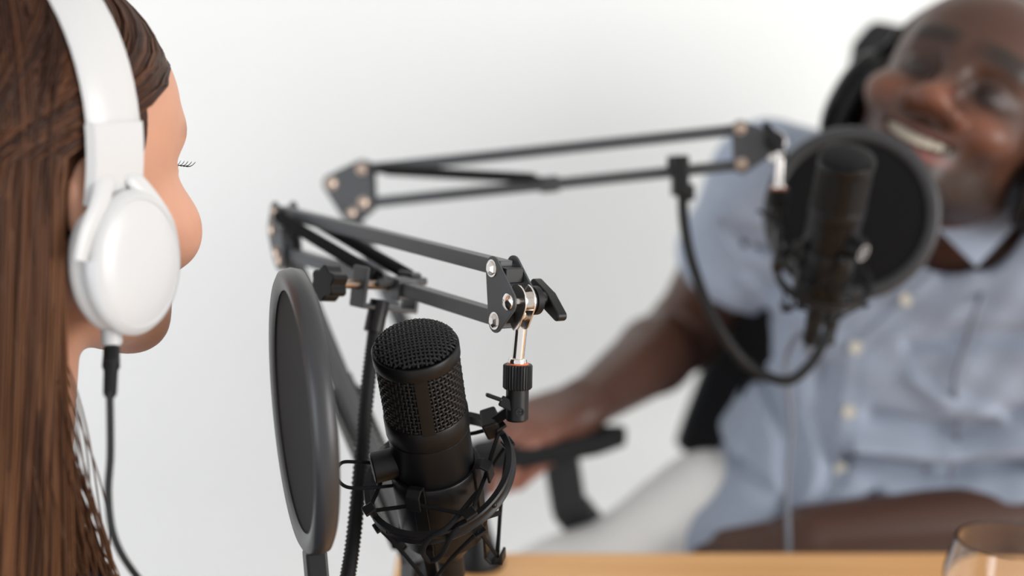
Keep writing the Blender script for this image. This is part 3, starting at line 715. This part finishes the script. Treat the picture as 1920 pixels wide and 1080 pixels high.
# shirt
nR = nz(elR-shR); cutR = W(1372, 500, 1.565); nL = nz(elL-shL); cutL = shL+(elL-shL)*.55
rl = [  # fold lines: (pixel polyline on the cloth, depth, half width, raised or sunk)
    ([(1500, 1010), (1560, 905), (1590, 870)], -.010, .012), ([(1470, 760), (1500, 850), (1470, 1000)], -.011, .014),
    ([(1590, 868), (1720, 880), (1900, 850)], -.012, .013), ([(1600, 835), (1740, 845), (1900, 800)], .009, .014), ([(1640, 780), (1780, 800), (1900, 730)], -.009, .013),
    ([(1660, 920), (1800, 930), (1915, 900)], .008, .015), ([(1480, 640), (1450, 760), (1380, 860)], -.006, .014), ([(1420, 560), (1470, 600), (1560, 640)], .006, .012),
    ([(1700, 640), (1790, 610), (1900, 600)], -.008, .014), ([(1380, 900), (1440, 930), (1500, 985)], -.006, .010), ([(1560, 700), (1540, 790), (1555, 870)], -.006, .012),
    ([(1640, 930), (1600, 960), (1560, 1010)], -.008, .012), ([(1380, 440), (1420, 480), (1480, 500)], -.005, .010), ([(1370, 380), (1400, 420), (1440, 430)], .005, .010),
    ([(1700, 700), (1760, 740), (1850, 760)], .007, .014), ([(1420, 720), (1400, 800), (1390, 900)], .006, .014)]
FL = [(np.stack([W(x, y, 1.40) for x, y in pl]).astype(f32), amp, wd) for pl, amp, wd in [(a_, b_*1.5, c_) for a_, b_, c_ in rl]]
def folds(P):
    o = np.zeros(len(P), f32)
    k = (P[:, 1]-0)/1.0
    # compare in the plane of the chest
    Q = np.stack([P[:, 0], P[:, 2]], 1)
    for pl, amp, wd in FL:
        best = np.full(len(P), 1e3, f32)
        for i in range(len(pl)-1):
            a = pl[i][[0, 2]]; b = pl[i+1][[0, 2]]; ab = b-a; t = np.clip((Q-a)@ab/float(ab@ab), 0, 1); dd = Q-a-t[:, None]*ab
            best = np.minimum(best, np.sqrt((dd*dd).sum(1))/(wd*(1-.45*np.abs(2*(i+t)/(len(pl)-1)-1))))
        o += f32(amp)*np.exp(-best*best)
    o += .0013*np.sin(P[:, 0]*70+9*np.sin(P[:, 2]*14)+P[:, 1]*20)+.0010*np.sin(P[:, 2]*85-P[:, 0]*40+6*np.sin(P[:, 0]*21))
    return o*(P[:, 1] < 1.56)
neckc = neckb+CF*.02; neckd = nz(L2W((0, -.03, -.05))-neckc)
def outer(P):
    d = torso(P)-.010
    d = smin(d, cone(P, shR, cutR, .062, .066), .025); d = smin(d, cone(P, cutR, cutR+nR*.05, .066, .070), .006)
    d = smin(d, cone(P, shL, cutL+nL*.05, .064, .062), .03)
    d = smin(d, cone(P, W(1500, 980, 1.47), W(1440, 1060, 1.47), .085, .10), .05)
    return d
def shirt(P):
    d = outer(P)-folds(P)
    d = smax(d, (P-cutR.astype(f32))@nR.astype(f32)*1., .004) if False else d
    rr = np.linalg.norm(P-cutR.astype(f32), axis=1); s_ = (P-cutR.astype(f32))@nR.astype(f32)
    d = np.where(rr < .125, np.maximum(d, s_), d)
    rl_ = np.linalg.norm(P-cutL.astype(f32), axis=1); s_ = (P-cutL.astype(f32))@nL.astype(f32)
    d = np.where(rl_ < .125, np.maximum(d, s_), d)
    inner = group(P, lambda Q: cone(Q, cutR-nR*.07, cutR+nR*.08, .054, .061), cutR, .16); d = np.maximum(d, -inner)
    inner = group(P, lambda Q: cone(Q, cutL-nL*.07, cutL+nL*.08, .052, .056), cutL, .16); d = np.maximum(d, -inner)
    nk = cone(P, neckb-CU*.012-CF*.01-neckd*.03, neckb+neckd*.2, .066, .080); d = smax(d, -nk, .006)
    vn = cone(P, neckb+D(-.005, -.02, -.07), neckb+D(-.020, -.085, -.115), .030, .004); d = smax(d, -vn, .006)
    return d
pts = np.array([shR, shL, cutR, cutL, peA, peB, chA]); lo = pts.min(0)-.17; hi = pts.max(0)+.17; lo[2] = max(lo[2], .52); hi[0] = min(hi[0], .95)
SH = build('shirt', nets(shirt, lo, hi, .0042), M['shirt'], MAN, smooth=180)
# collar leaves, placket, buttons, pocket
def onshirt(px, py, lift=0.001):
    p = raypix(shirt, px, py, 1.1)
    return (W(px, py, 1.42) if p is None else p)-nz(W(px, py, 1)-CP)*lift
def sheet(outline, lift, th, m, name, parent, res=12, depthfn=None):
    """a piece of cloth lying on the shirt: quad patch with four pixel corners"""
    (a, b, c, d) = [np.array(p, float) for p in outline]; V = []
    for i in range(res+1):
        for j in range(res+1):
            u, v = i/res, j/res; px, py = (a*(1-u)+b*u)*(1-v)+(d*(1-u)+c*u)*v
            V.append(onshirt(px, py, lift) if depthfn is None else depthfn(px, py, u, v))
    V = np.array(V); back = V+CF*th; n = res+1; N = n*n
    Fc = [(i*n+j, (i+1)*n+j, (i+1)*n+j+1, i*n+j+1) for i in range(res) for j in range(res)]
    Fb = [tuple(x+N for x in f[::-1]) for f in Fc]; rim = [i*n for i in range(n)]+[(n-1)*n+j for j in range(1, n)]+[i*n+n-1 for i in range(n-2, -1, -1)]+[j for j in range(n-2, 0, -1)]
    Fr = [(rim[k], rim[(k+1) % len(rim)], rim[(k+1) % len(rim)]+N, rim[k]+N) for k in range(len(rim))]
    return build(name, MB().add(np.concatenate([V, back]), Fc+Fb+Fr), m, parent, smooth=60)
sheet([(1760, 500), (1590, 660), (1612, 668), (1790, 515)], .003, .004, M['shirt'], 'placket', SH)
sheet([(1588, 660), (1560, 900), (1588, 902), (1616, 664)], .003, .004, M['shirt'], 'placket', SH)
for px, py in ((1700, 562), (1605, 652), (1592, 772), (1577, 880), (1553, 1000)):
    p = onshirt(px, py, .004); build('button', MB().lathe([(.0062, 0), (.0068, .0010), (.0064, .0022), (.0045, .0020), (0, .0018)], p+CF*.001, frame(-CF, CR), 20), M['button'], SH, label='cream button')
cl = lambda d0, d1, d2, d3: (lambda px, py, u, v: W(px, py, (d0*(1-u)+d1*u)*(1-v)+(d3*(1-u)+d2*u)*v+.004*math.sin(PI*u)))
sheet([(1755, 425), (1905, 330), (1925, 400), (1832, 500)], 0, .003, M['shirt'], 'collar', SH, depthfn=cl(1.335, 1.355, 1.345, 1.315))
sheet([(1755, 425), (1640, 330), (1600, 420), (1735, 500)], 0, .003, M['shirt'], 'collar', SH, depthfn=cl(1.335, 1.40, 1.39, 1.325))
# trousers, shoes
hipA = W(1480, 1085, 1.57); hipB = W(1850, 1110, 1.58); knA = W(960, 1180, 1.42); knB = W(1420, 1230, 1.32)
ankA = np.array([knA[0]+.06, knA[1]+.02, .12]); ankB = np.array([knB[0]+.02, knB[1]+.06, .12])
def trousers(P):
    d = cone(P, peA-CU*.02, peB-CU*.02, .128, .128)
    d = smin(d, cone(P, W(1440, 1010, 1.55), W(1330, 985, 1.52), .070, .070), .04); d = smin(d, cone(P, W(1330, 985, 1.52), W(1080, 1110, 1.45), .066, .050), .05)
    d = smin(d, cone(P, hipA, knA, .080, .064), .05); d = smin(d, cone(P, hipB, knB, .09, .068), .05)
    d = smin(d, cone(P, knA, ankA, .066, .050), .02); d = smin(d, cone(P, knB, ankB, .066, .050), .02)
    return d-.003*np.sin(P[:, 0]*38+8*np.sin(P[:, 2]*11))*np.sin(P[:, 2]*30+P[:, 0]*15)
pts = np.array([peA, peB, knA, knB, ankA, ankB, hipB]); build('trousers', nets(trousers, pts.min(0)-.15, pts.max(0)+.15, .007), M['trouser'], MAN, smooth=180, label='white trousers')
for an, kn in ((ankA, knA), (ankB, knB)):
    f = nz(np.array([-.75, -.65, 0])); a = np.array([an[0], an[1], .07])
    fs = lambda P, a=a, f=f: smax(smin(cone(P, a, a+f*.10+np.array([0, 0, -.025]), .045, .042), cone(P, a+f*.10+np.array([0, 0, -.025]), a+f*.19+np.array([0, 0, -.03]), .042, .036), .02), -(P[:, 2]-.004), .004)
    build('shoe', nets(fs, a-.26, a+.26, .006), M['shoe'], MAN, smooth=180)

def headphones(label, O, R, s, mw, mc, mcable, cable, band_w, cupz=-.010, cup_r=(.034, .041), grp=None, plug=True):
    T = thing('headphones', label, 'headphones', O, grp)
    L = lambda x, y, z: O+R@np.array([x, y, z])*s
    # band: flat strip in the frontal plane of the head
    bx, bz, zc = .0905, .105, .028; pts = []; V = []; th = .0045; n = 40
    aa = np.linspace(math.radians(-14), math.radians(194), n+1)
    prof = [(-band_w/2, 0), (-band_w/2+.003, th*.5), (0, th*.62), (band_w/2-.003, th*.5), (band_w/2, 0), (band_w/2-.003, -th*.5), (-band_w/2+.003, -th*.5)]
    for a in aa:
        wk = 1
        for y, t_ in prof: V.append(L((bx+t_)*math.cos(a), y*wk-.006, zc+(bz+t_)*math.sin(a)))
    m_ = len(prof); Fc = [(i*m_+k, i*m_+(k+1) % m_, (i+1)*m_+(k+1) % m_, (i+1)*m_+k) for i in range(n) for k in range(m_)]+[tuple(range(m_)), tuple(n*m_+k for k in range(m_))]
    build('headband', MB().add(V, Fc), mw, T, smooth=40)
    V = []; aa = np.linspace(math.radians(40), math.radians(140), 25)
    for a in aa:
        for y, t_ in ((-band_w*.42, -.0022), (band_w*.42, -.0022), (band_w*.36, -.009), (-band_w*.36, -.009)): V.append(L((bx+t_)*math.cos(a), y-.006, zc+(bz+t_)*math.sin(a)))
    Fc = [(i*4+k, i*4+(k+1) % 4, (i+1)*4+(k+1) % 4, (i+1)*4+k) for i in range(24) for k in range(4)]+[(0, 1, 2, 3), (96, 97, 98, 99)]
    build('band_cushion', MB().add(V, Fc), mc, T, smooth=40)
    for sx in (-1, 1):
        # slider sleeve that ends the band
        V = []; aa = np.linspace(math.radians(-17), math.radians(6), 9)
        for a in aa:
            for y, t_ in [(-band_w/2-.001, 0), (-band_w/2+.002, .0042), (band_w/2-.002, .0042), (band_w/2+.001, 0), (band_w/2-.002, -.0034), (-band_w/2+.002, -.0034)]: V.append(L(sx*(bx+t_)*math.cos(a), y-.006, zc+(bz+t_)*math.sin(a)))
        Fc = [(i*6+k, i*6+(k+1) % 6, (i+1)*6+(k+1) % 6, (i+1)*6+k) for i in range(8) for k in range(6)]+[tuple(range(6)), tuple(48+k for k in range(6))]
        build('slider_sleeve', MB().add(V, Fc), mw, T, smooth=40)
        # cup
        tilt = .0
        c = L(sx*.083, -.001, cupz-.004); ax = nz(R@np.array([sx, 0, 0.03])); Rc = frame(ax, R[:, 1])
        ry, rz = cup_r[0], cup_r[1]
        sc = lambda k, z: (k*rz*s, z*s*.78)
        cup = build('ear_cup', MB().lathe([sc(.86, .008), sc(.97, .011), sc(1.0, .015), sc(1.0, .0185), sc(.95, .0225), sc(.88, .0245), sc(.86, .0235), sc(.80, .0250), sc(.55, .0268), sc(.25, .0275), sc(0, .0276)], c, Rc, 64, sx=ry/rz), mw, T, smooth=30)
        build('ear_cushion', MB().ring([sc(.55, -.003), sc(.72, -.009), sc(.92, -.007), sc(1.0, 0), sc(.96, .006), sc(.80, .0085), sc(.56, .006)], c, Rc, 56, sx=ry/rz), mc, T, smooth=60)
        # forked yoke
        for sy in (-1, 1):
            p0 = L(sx*.0885, sy*.011-.006, .010); w_ = R[:, 1]
            P = spline([L(sx*.0900, sy*.0095-.006, .012), L(sx*.0930, sy*.0100-.006, cupz+.040), L(sx*.0960, sy*.0170-.005, cupz+.030), L(sx*.0975, sy*.0270-.005, cupz+.016), L(sx*.0975, sy*.0320-.005, cupz+.002)], 18)
            wd = np.linspace(.0078, .0045, len(P))*s*.9
            build('yoke_arm', MB().tube(P, wd, 10, flat=.42, side=R[:, 1]), mw, T, smooth=60)
    if plug:
        c = L(.0855, -.008, cupz-.004-cup_r[1]); dn = -R[:, 2]
        build('cable_nub', MB().tube([c+dn*-.004, c+dn*.004, c+dn*.0055], [.0055, .0055, .0045], 20), mw, T, smooth=30)
        c2 = c+dn*.006
        P = [c2+nz(cable[0]-c2)*x for x in (0, .004, .0065, .016, .0175, .036, .0375)]
        build('cable_plug', MB().tube(P, [.0040, .0042, .0042, .0045, .0036, .0034, .0030], 18), mcable, T, smooth=30)
        build('cable', MB().tube(spline([P[-2]]+cable, 70), .00135 if s > 1.03 else .0019, 8), mcable, T, smooth=180)
    return T
cb = [onshirt(px, py, .009) for px, py in ((1868, 470), (1838, 560), (1806, 660), (1790, 720), (1798, 800), (1782, 900))]
headphones('black over-ear headphones worn by the man in the blue shirt', Om, Rm, HS, M['plastic'], M['rubber'], M['graycable'], None, .030, cup_r=(.036, .044), plug=False, grp='two pairs of headphones')
hp = [o for o in COL.objects if o.name == 'headphones'][-1]
st = L2W((-.088, -.005, -.055))
build('cable', MB().tube(spline([L2W((-.088, -.005, -.04)), st, W(1885, 395, 1.33)]+cb, 70), .0027, 8), M['graycable'], hp, smooth=180)

# ------------------------------------------------------------------ office chair
CH = thing('office_chair', 'black high-backed office chair with armrests under the man in blue', 'chair', (peB[0]-.08, 1.62, 0))
cx, cy = peB[0]-.10, 1.56; sz = .50
def panel(name, rows, th, m):                        # rows: (left point, right point)
    V = []; k = 14
    for a, b in rows:
        for j in range(k+1):
            u = j/k; p = a*(1-u)+b*u; p = p+CF*.05*math.sin(PI*u); V.append(p)
    V = np.array(V); n = k+1; N = len(V); r = len(rows)
    Fc = [(i*n+j, (i+1)*n+j, (i+1)*n+j+1, i*n+j+1) for i in range(r-1) for j in range(k)]
    Fb = [tuple(x+N for x in f[::-1]) for f in Fc]; rim = [i*n for i in range(r)]+[(r-1)*n+j for j in range(1, n)]+[i*n+n-1 for i in range(r-2, -1, -1)]+[j for j in range(n-2, 0, -1)]
    Fr = [(rim[q], rim[(q+1) % len(rim)], rim[(q+1) % len(rim)]+N, rim[q]+N) for q in range(len(rim))]
    return build(name, MB().add(np.concatenate([V, V+CF*th]), Fc+Fb+Fr), m, CH, smooth=60, bevel=.008)
rows = [(W(1640, 35, 1.70), W(2080, 60, 1.70)), (W(1608, 75, 1.69), W(2130, 80, 1.70)), (W(1597, 150, 1.68), W(2150, 160, 1.70)), (W(1588, 230, 1.68), W(2180, 240, 1.70)), (W(1520, 330, 1.70), W(2200, 400, 1.71)),
        (W(1440, 480, 1.72), W(2210, 560, 1.72)), (W(1380, 600, 1.73), W(2210, 700, 1.73)), (W(1318, 700, 1.74), W(2200, 800, 1.74)), (W(1284, 790, 1.74), W(2180, 900, 1.74)), (W(1268, 838, 1.73), W(2150, 960, 1.73)), (W(1330, 880, 1.72), W(2100, 1010, 1.72))]
bk = panel('backrest', rows, .035, M['chair'])
build('seat', MB().prism(rrect(.56, .50, .10, 8), np.array([cx, cy-.02, sz-.07]), np.eye(3), 0, .075), M['chair'], CH, bevel=.02)
build('gas_lift', MB().lathe([(.028, .10), (.028, .28), (.018, .281), (.018, sz-.07)], np.array([cx, cy, 0]), np.eye(3), 24), M['chairplastic'], CH)
for k in range(5):
    a = 2*PI*k/5+.3; e = np.array([math.cos(a), math.sin(a), 0]); c = np.array([cx, cy, 0])
    lg = build('base_leg', MB().bar(c+np.array([0, 0, .115]), c+e*.30+np.array([0, 0, .075]), .045, .028, np.cross(e, (0, 0, 1))), M['chairplastic'], CH, smooth=0, bevel=.006)
    build('caster', MB().lathe([(.018, -.024), (.027, -.022), (.027, -.004), (.012, -.003), (.012, .003), (.027, .004), (.027, .022), (.018, .024)], c+e*.29+np.array([0, 0, .028]), frame(np.cross(e, (0, 0, 1)), (0, 0, 1)), 24), M['rubber'], lg)
# armrest under the man's hand
pa = [W(1180, 806, 1.47), W(1085, 812, 1.45), W(985, 828, 1.42), W(930, 838, 1.40)]
AR = build('armrest', MB().prism(hull([(.008, 0, .008), (.05, 0, .024), (.13, .004, .028), (.155, .004, .024)], 10), W(1172, 818, 1.47), np.stack([nz(pa[3]-pa[0]), nz(np.cross((0, 0, 1), nz(pa[3]-pa[0]))), np.cross(nz(pa[3]-pa[0]), nz(np.cross((0, 0, 1), nz(pa[3]-pa[0]))))], 1), -.010, .012), M['chair'], CH, bevel=.005)
build('armrest_post', MB().bar(W(1048, 832, 1.44), W(1068, 958, 1.465), .036, .022, CR), M['chairplastic'], CH, smooth=0, bevel=.004)
build('armrest_post', MB().bar(W(1068, 950, 1.465), np.array([cx-.20, cy, sz-.05]), .040, .020, CR), M['chairplastic'], CH, smooth=0, bevel=.004)
paR = [np.array([cx+.36, cy-.08, .74])]
build('armrest', MB().prism(rrect(.07, .25, .03, 6), np.array([cx+.34, cy-.02, .70]), np.eye(3), 0, .024), M['chair'], CH, bevel=.005)
build('armrest_post', MB().bar(np.array([cx+.34, cy, .70]), np.array([cx+.26, cy, sz-.05]), .040, .020, CR), M['chairplastic'], CH, smooth=0, bevel=.004)

# ------------------------------------------------------------------ the woman
aw = math.radians(33)
Yw = np.array([math.sin(aw), math.cos(aw), 0]); Zw = np.array([0, 0, 1.]); Xw = np.cross(Yw, Zw)
Rw = np.stack([Xw, Yw, Zw], 1)
Rw = rot(Rw[:, 0], math.radians(-2))@Rw
WS = .96
Ow = W(258, 484, .715)-Rw@np.array([.104, -.005, -.031])*WS
LW = lambda x, y, z: Ow+Rw@np.array([x, y, z if z > 0 or z < -.125 else z*.91])*WS
nb = LW(0, -.040, -.190); shr = nb+Rw@np.array([.150, .0, -.125]); shl = nb+Rw@np.array([-.150, .0, -.125])
hip = np.array([nb[0], nb[1], .54])-Yw*.05
elr = shr+np.array([0, 0, -.27])+Yw*.05+Xw*.03; ell_ = shl+np.array([0, 0, -.27])+Yw*.05-Xw*.03
wrr = elr+Yw*.20-Xw*.09+np.array([0, 0, -.06]); wrl = ell_+Yw*.20+Xw*.09+np.array([0, 0, -.06])
hr = hand_parts(wrr, Yw-Xw*.5, np.array([0, 0, 1.]), -Xw, .9); hl = hand_parts(wrl, Yw+Xw*.5, np.array([0, 0, 1.]), Xw, .9)
def wtorso(P):
    d = cone(P, nb+Rw@np.array([.06, .025, -.21]), nb+Rw@np.array([-.06, .025, -.21]), .092, .092)
    d = smin(d, cone(P, nb+Rw@np.array([.05, .0, -.30]), nb+Rw@np.array([-.05, 0, -.30]), .080, .080), .06)
    d = smin(d, cone(P, hip+Xw*.07, hip-Xw*.07, .10, .10), .08)
    d = smin(d, cone(P, nb-Zw*.03, shr, .045, .048), .04); d = smin(d, cone(P, nb-Zw*.03, shl, .045, .048), .04)
    return d
def warms(P):
    d = cone(P, shr, elr, .047, .037)
    d = smin(d, cone(P, elr, wrr, .036, .024), .01); d = smin(d, cone(P, shl, ell_, .047, .037), .001); d = smin(d, cone(P, ell_, wrl, .036, .024), .01)
    return d
def woman(P):
    d = smin(wtorso(P), warms(P), .03)
    d = smin(d, cone(P, LW(0, -.018, -.045), nb-Zw*.01, .049, .050), .025)
    d = smin(d, group(P, lambda Q: WS*head_sdf(tohead(Q, Ow, Rw, WS, .91), False, False), Ow, .15), .010)
    d = smin(d, group(P, lambda Q: hand_sdf(Q, hr), (hr[0][0]+hr[2][1])/2, .13), .012)
    d = smin(d, group(P, lambda Q: hand_sdf(Q, hl), (hl[0][0]+hl[2][1])/2, .13), .012)
    return d
WOM = thing('person', 'long-haired woman in white headphones seen from behind at the left edge', 'person', (hip[0], hip[1], .46))
pts = np.array([Ow+.14, Ow-.14, shr, shl, elr, ell_, wrr+Yw*.2, wrl+Yw*.2, hip-.16, hip+.16]); mb = nets(woman, pts.min(0)-.06, pts.max(0)+.06, .0032)
V = mb.v[0]; q = squash((V-Ow)@Rw/WS, .91); qa = np.abs(q[:, 0]); inhead = (np.abs(q) < .15).all(1)
cols = np.tile(np.array([.52, .265, .17]), (len(V), 1))
blend(.5*sg((.038, .075, -.035), (.03, .04, .03))*inhead, (.72, .36, .26)); blend(.6*gs((0, .115, -.03), (.02, .03, .02))*inhead, (.74, .38, .30))
blend(.8*np.exp(-((q[:, 2]+.070)/.007)**4)*np.exp(-(q[:, 0]/.024)**4)*(q[:, 1] > .07)*inhead, (.50, .17, .14))
blend(.8*np.exp(-((q[:, 2]-.029)/.004)**4)*np.exp(-((qa-.031)/.02)**4)*(q[:, 1] > .05)*inhead, (.10, .05, .03))
build('body', mb, M['skin'], WOM, smooth=180, cols=cols)
for sx in (-1, 1):
    build('eye', MB().sphere(LW(sx*.031, .0815, .003), .0105*WS, Rw, 20), M['eyewhite'], WOM, smooth=180)
    mb = MB()
    for k in range(9):
        x = .031+(k-4)*.0026; p = LW(sx*x, .0925-.06*abs(x-.031), .006); mb.tube(spline([p, p+Rw@np.array([sx*(x-.031)*.12, .003, .0003]), p+Rw@np.array([sx*(x-.031)*.25, .005, .0025])], 5), [.0003, .0003, .00025, .0002, .0002, .0001], 4)
    build('eyelashes', mb, M['blackhair'], WOM, smooth=0)
def blouse(P):
    d = smin(wtorso(P), np.minimum(cone(P, shr, elr, .050, .044), cone(P, shl, ell_, .050, .044)), .03)-.006
    d = smax(d, -cone(P, nb-Zw*.01+Yw*.03, nb+Zw*.2, .060, .10), .006)
    return d-.002*np.sin(P[:, 2]*60+P[:, 0]*40)
pts = np.array([shr, shl, elr, ell_, hip]); build('blouse', nets(blouse, pts.min(0)-.15, pts.max(0)+.15, .006), M['denim'], WOM, smooth=180, label='dark blue patterned blouse')
kr, kl = hip+Yw*.38+Xw*.10, hip+Yw*.38-Xw*.10
def jeans(P):
    d = cone(P, hip+Xw*.07, hip-Xw*.07, .110, .110)
    for k, sg_ in ((kr, 1), (kl, -1)):
        an = np.array([k[0], k[1], .10]); d = smin(d, cone(P, hip+Xw*.08*sg_, k, .080, .060), .04); d = smin(d, cone(P, k, an, .058, .040), .02)
    return d
pts = np.array([hip-.13, hip+.13, kr, kl, (kr[0], kr[1], .06)]); build('jeans', nets(jeans, pts.min(0)-.09, pts.max(0)+.09, .007), M['jeans'], WOM, smooth=180)
for k in (kr, kl):
    a = np.array([k[0], k[1], .06])
    fs = lambda P, a=a: smax(cone(P, a, a+Yw*.15+np.array([0, 0, -.02]), .040, .034), -(P[:, 2]-.004), .004)
    build('shoe', nets(fs, a-.22, a+.22, .006), M['shoe'], WOM, smooth=180)
# hair: a soft mass and combed strands over it
def guide(phi0, lay, rr, drop, wav):
    """points of one strand in head coordinates; phi 0 = face, positive = her right"""
    out = []; sg_ = 1 if phi0 >= 0 else -1; p0 = abs(phi0)
    tgt = max(p0, math.radians(104+22*rr[0])); tgt = min(tgt, PI)
    for i in range(15):
        t = i/14; th = t*math.radians(100); k = t*t*(3-2*t)
        ph = (p0+(tgt-p0)*k**(1.3+5*max(0, 1-p0/1.5)))*sg_
        ex = 1+lay
        out.append(np.array([math.sin(ph)*.0775*ex*math.sin(th), -.012+math.cos(ph)*.099*ex*math.sin(th), .034+.0865*ex*math.cos(th)]))
    e = out[-1].copy(); n = 13
    for i in range(1, n):
        t = i/(n-1); z = e[2]-drop*t
        out.append(np.array([e[0]*(1-.12*t)+sg_*.014*math.sin(t*5+wav)*t+rr[1]*.010*t, e[1]-.034*t+.010*math.cos(t*4+wav*2)*t+rr[2]*.018*t, z]))
    return np.array(out)
mb = MB(); tint = []
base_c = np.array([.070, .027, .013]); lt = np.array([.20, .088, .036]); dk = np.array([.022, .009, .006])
clumps = [(rng.uniform(-PI, PI), rng.random(), rng.random(3)-.5, rng.uniform(0, 6.28)) for _ in range(170)]
for i in range(3600):
    ci = rng.integers(len(clumps)); cp, cl_, cr_, cw = clumps[ci]
    phi = cp+rng.normal()*.05
    phi = (phi+PI) % (2*PI)-PI
    if abs(phi) < .12: phi = math.copysign(.12+abs(rng.normal())*.15, phi)
    lay = .055+.050*rng.random()+.02*cl_
    G = guide(phi, lay, cr_+rng.normal(size=3)*.10+np.array([.5, 0, 0]), .42+.13*rng.random(), cw)
    P = spline(G@np.eye(3), 34)*WS@Rw.T+Ow+rng.normal(size=3)*.0006
    n = len(P); tt = np.linspace(0, 1, n); r = (.00085*(1-.65*tt**3))*(.8+.5*rng.random())
    mb.tube(P, r, 4, caps=False)
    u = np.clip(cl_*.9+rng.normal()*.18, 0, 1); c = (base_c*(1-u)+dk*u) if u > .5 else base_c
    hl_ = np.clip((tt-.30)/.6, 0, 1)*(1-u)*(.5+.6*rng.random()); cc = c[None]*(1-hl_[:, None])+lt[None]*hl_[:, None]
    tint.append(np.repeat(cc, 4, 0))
mb.ok = True
for i in range(420):                                  # loose wavy ends in front of the shoulder
    a = math.radians(108+16*rng.random()); c_ = rng.integers(9); w0 = c_*.7
    e = np.array([math.sin(a)*.080, -.012+math.cos(a)*.10, -.06]); t = np.linspace(0, 1, 16)[:, None]; j = rng.normal(size=3)*.0035; L_ = .24+.12*rng.random()
    G = e+t*np.array([-.012+.008*(c_ % 3), .030+.010*(c_ % 4), -L_])+t*np.array([.012, .012, 0])*np.sin(t*6.5+w0)+t*j*3+j*.4
    P = spline(G, 30)*WS@Rw.T+Ow; n = len(P); mb.tube(P, .0006*(1-.6*np.linspace(0, 1, n)**2), 4, caps=False)
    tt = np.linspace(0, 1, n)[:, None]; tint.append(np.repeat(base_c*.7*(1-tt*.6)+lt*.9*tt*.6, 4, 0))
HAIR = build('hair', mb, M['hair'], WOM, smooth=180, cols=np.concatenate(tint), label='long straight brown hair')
def hmass(P):
    Q = ((P-Ow.astype(f32))@Rw.astype(f32))/f32(WS)
    d = ell(Q, (0, -.013, .034), (.0805, .1025, .0895)); cutp = -(Q[:, 2]*.75-Q[:, 1]*.60+.034); d = smax(d, cutp, .01)
    Qa = np.stack([np.abs(Q[:, 0]), Q[:, 1], Q[:, 2]], 1)
    e = cone(Qa, (.060, -.046, .01), (.054, -.085, -.36), .018, .014); e = smin(e, cone(Qa, (.030, -.078, -.03), (.030, -.105, -.40), .014, .014), .03); e = smin(e, cone(Qa, (0., -.084, -.03), (0., -.115, -.40), .012, .014), .02)
    return f32(WS)*smin(d, e, .02)
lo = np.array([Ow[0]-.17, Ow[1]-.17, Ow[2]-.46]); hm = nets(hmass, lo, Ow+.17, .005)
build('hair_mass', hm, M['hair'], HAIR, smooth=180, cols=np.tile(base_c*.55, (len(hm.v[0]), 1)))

cable = [W(206, 745, .70), W(207, 850, .70), W(203, 930, .70), W(215, 1010, .70), W(256, 1080, .71), W(330, 1160, .74)]
headphones('white over-ear headphones worn by the woman at the left', Ow, Rw, WS, M['white'], M['whitesoft'], M['rubber'], cable, .036, cupz=-.031, cup_r=(.0312, .0390), grp='two pairs of headphones')

# woman's chair
CW = thing('side_chair', 'black side chair under the woman with long brown hair', 'chair', (hip[0], hip[1], 0))
c = np.array([hip[0], hip[1], 0])+Yw*.06
build('seat', MB().prism(rrect(.42, .42, .05, 6), c+np.array([0, 0, .405]), np.stack([Xw, Yw, Zw], 1), 0, .03), M['chair'], CW, bevel=.006)
for sx in (-1, 1):
    for sy in (-1, 1):
        build('leg', MB().tube([c+Xw*.19*sx+Yw*.19*sy+Zw*.41, c+Xw*.20*sx+Yw*.20*sy], .011, 12), M['chairplastic'], CW)
    build('back_post', MB().tube([c+Xw*.19*sx-Yw*.19+Zw*.41, c+Xw*.18*sx-Yw*.27+Zw*.80], .011, 12), M['chairplastic'], CW)
build('backrest', MB().box(c-Yw*.262+Zw*.70, np.stack([Xw, Yw, Zw], 1), (.36, .015, .22)), M['chair'], CW, smooth=0, bevel=.006)
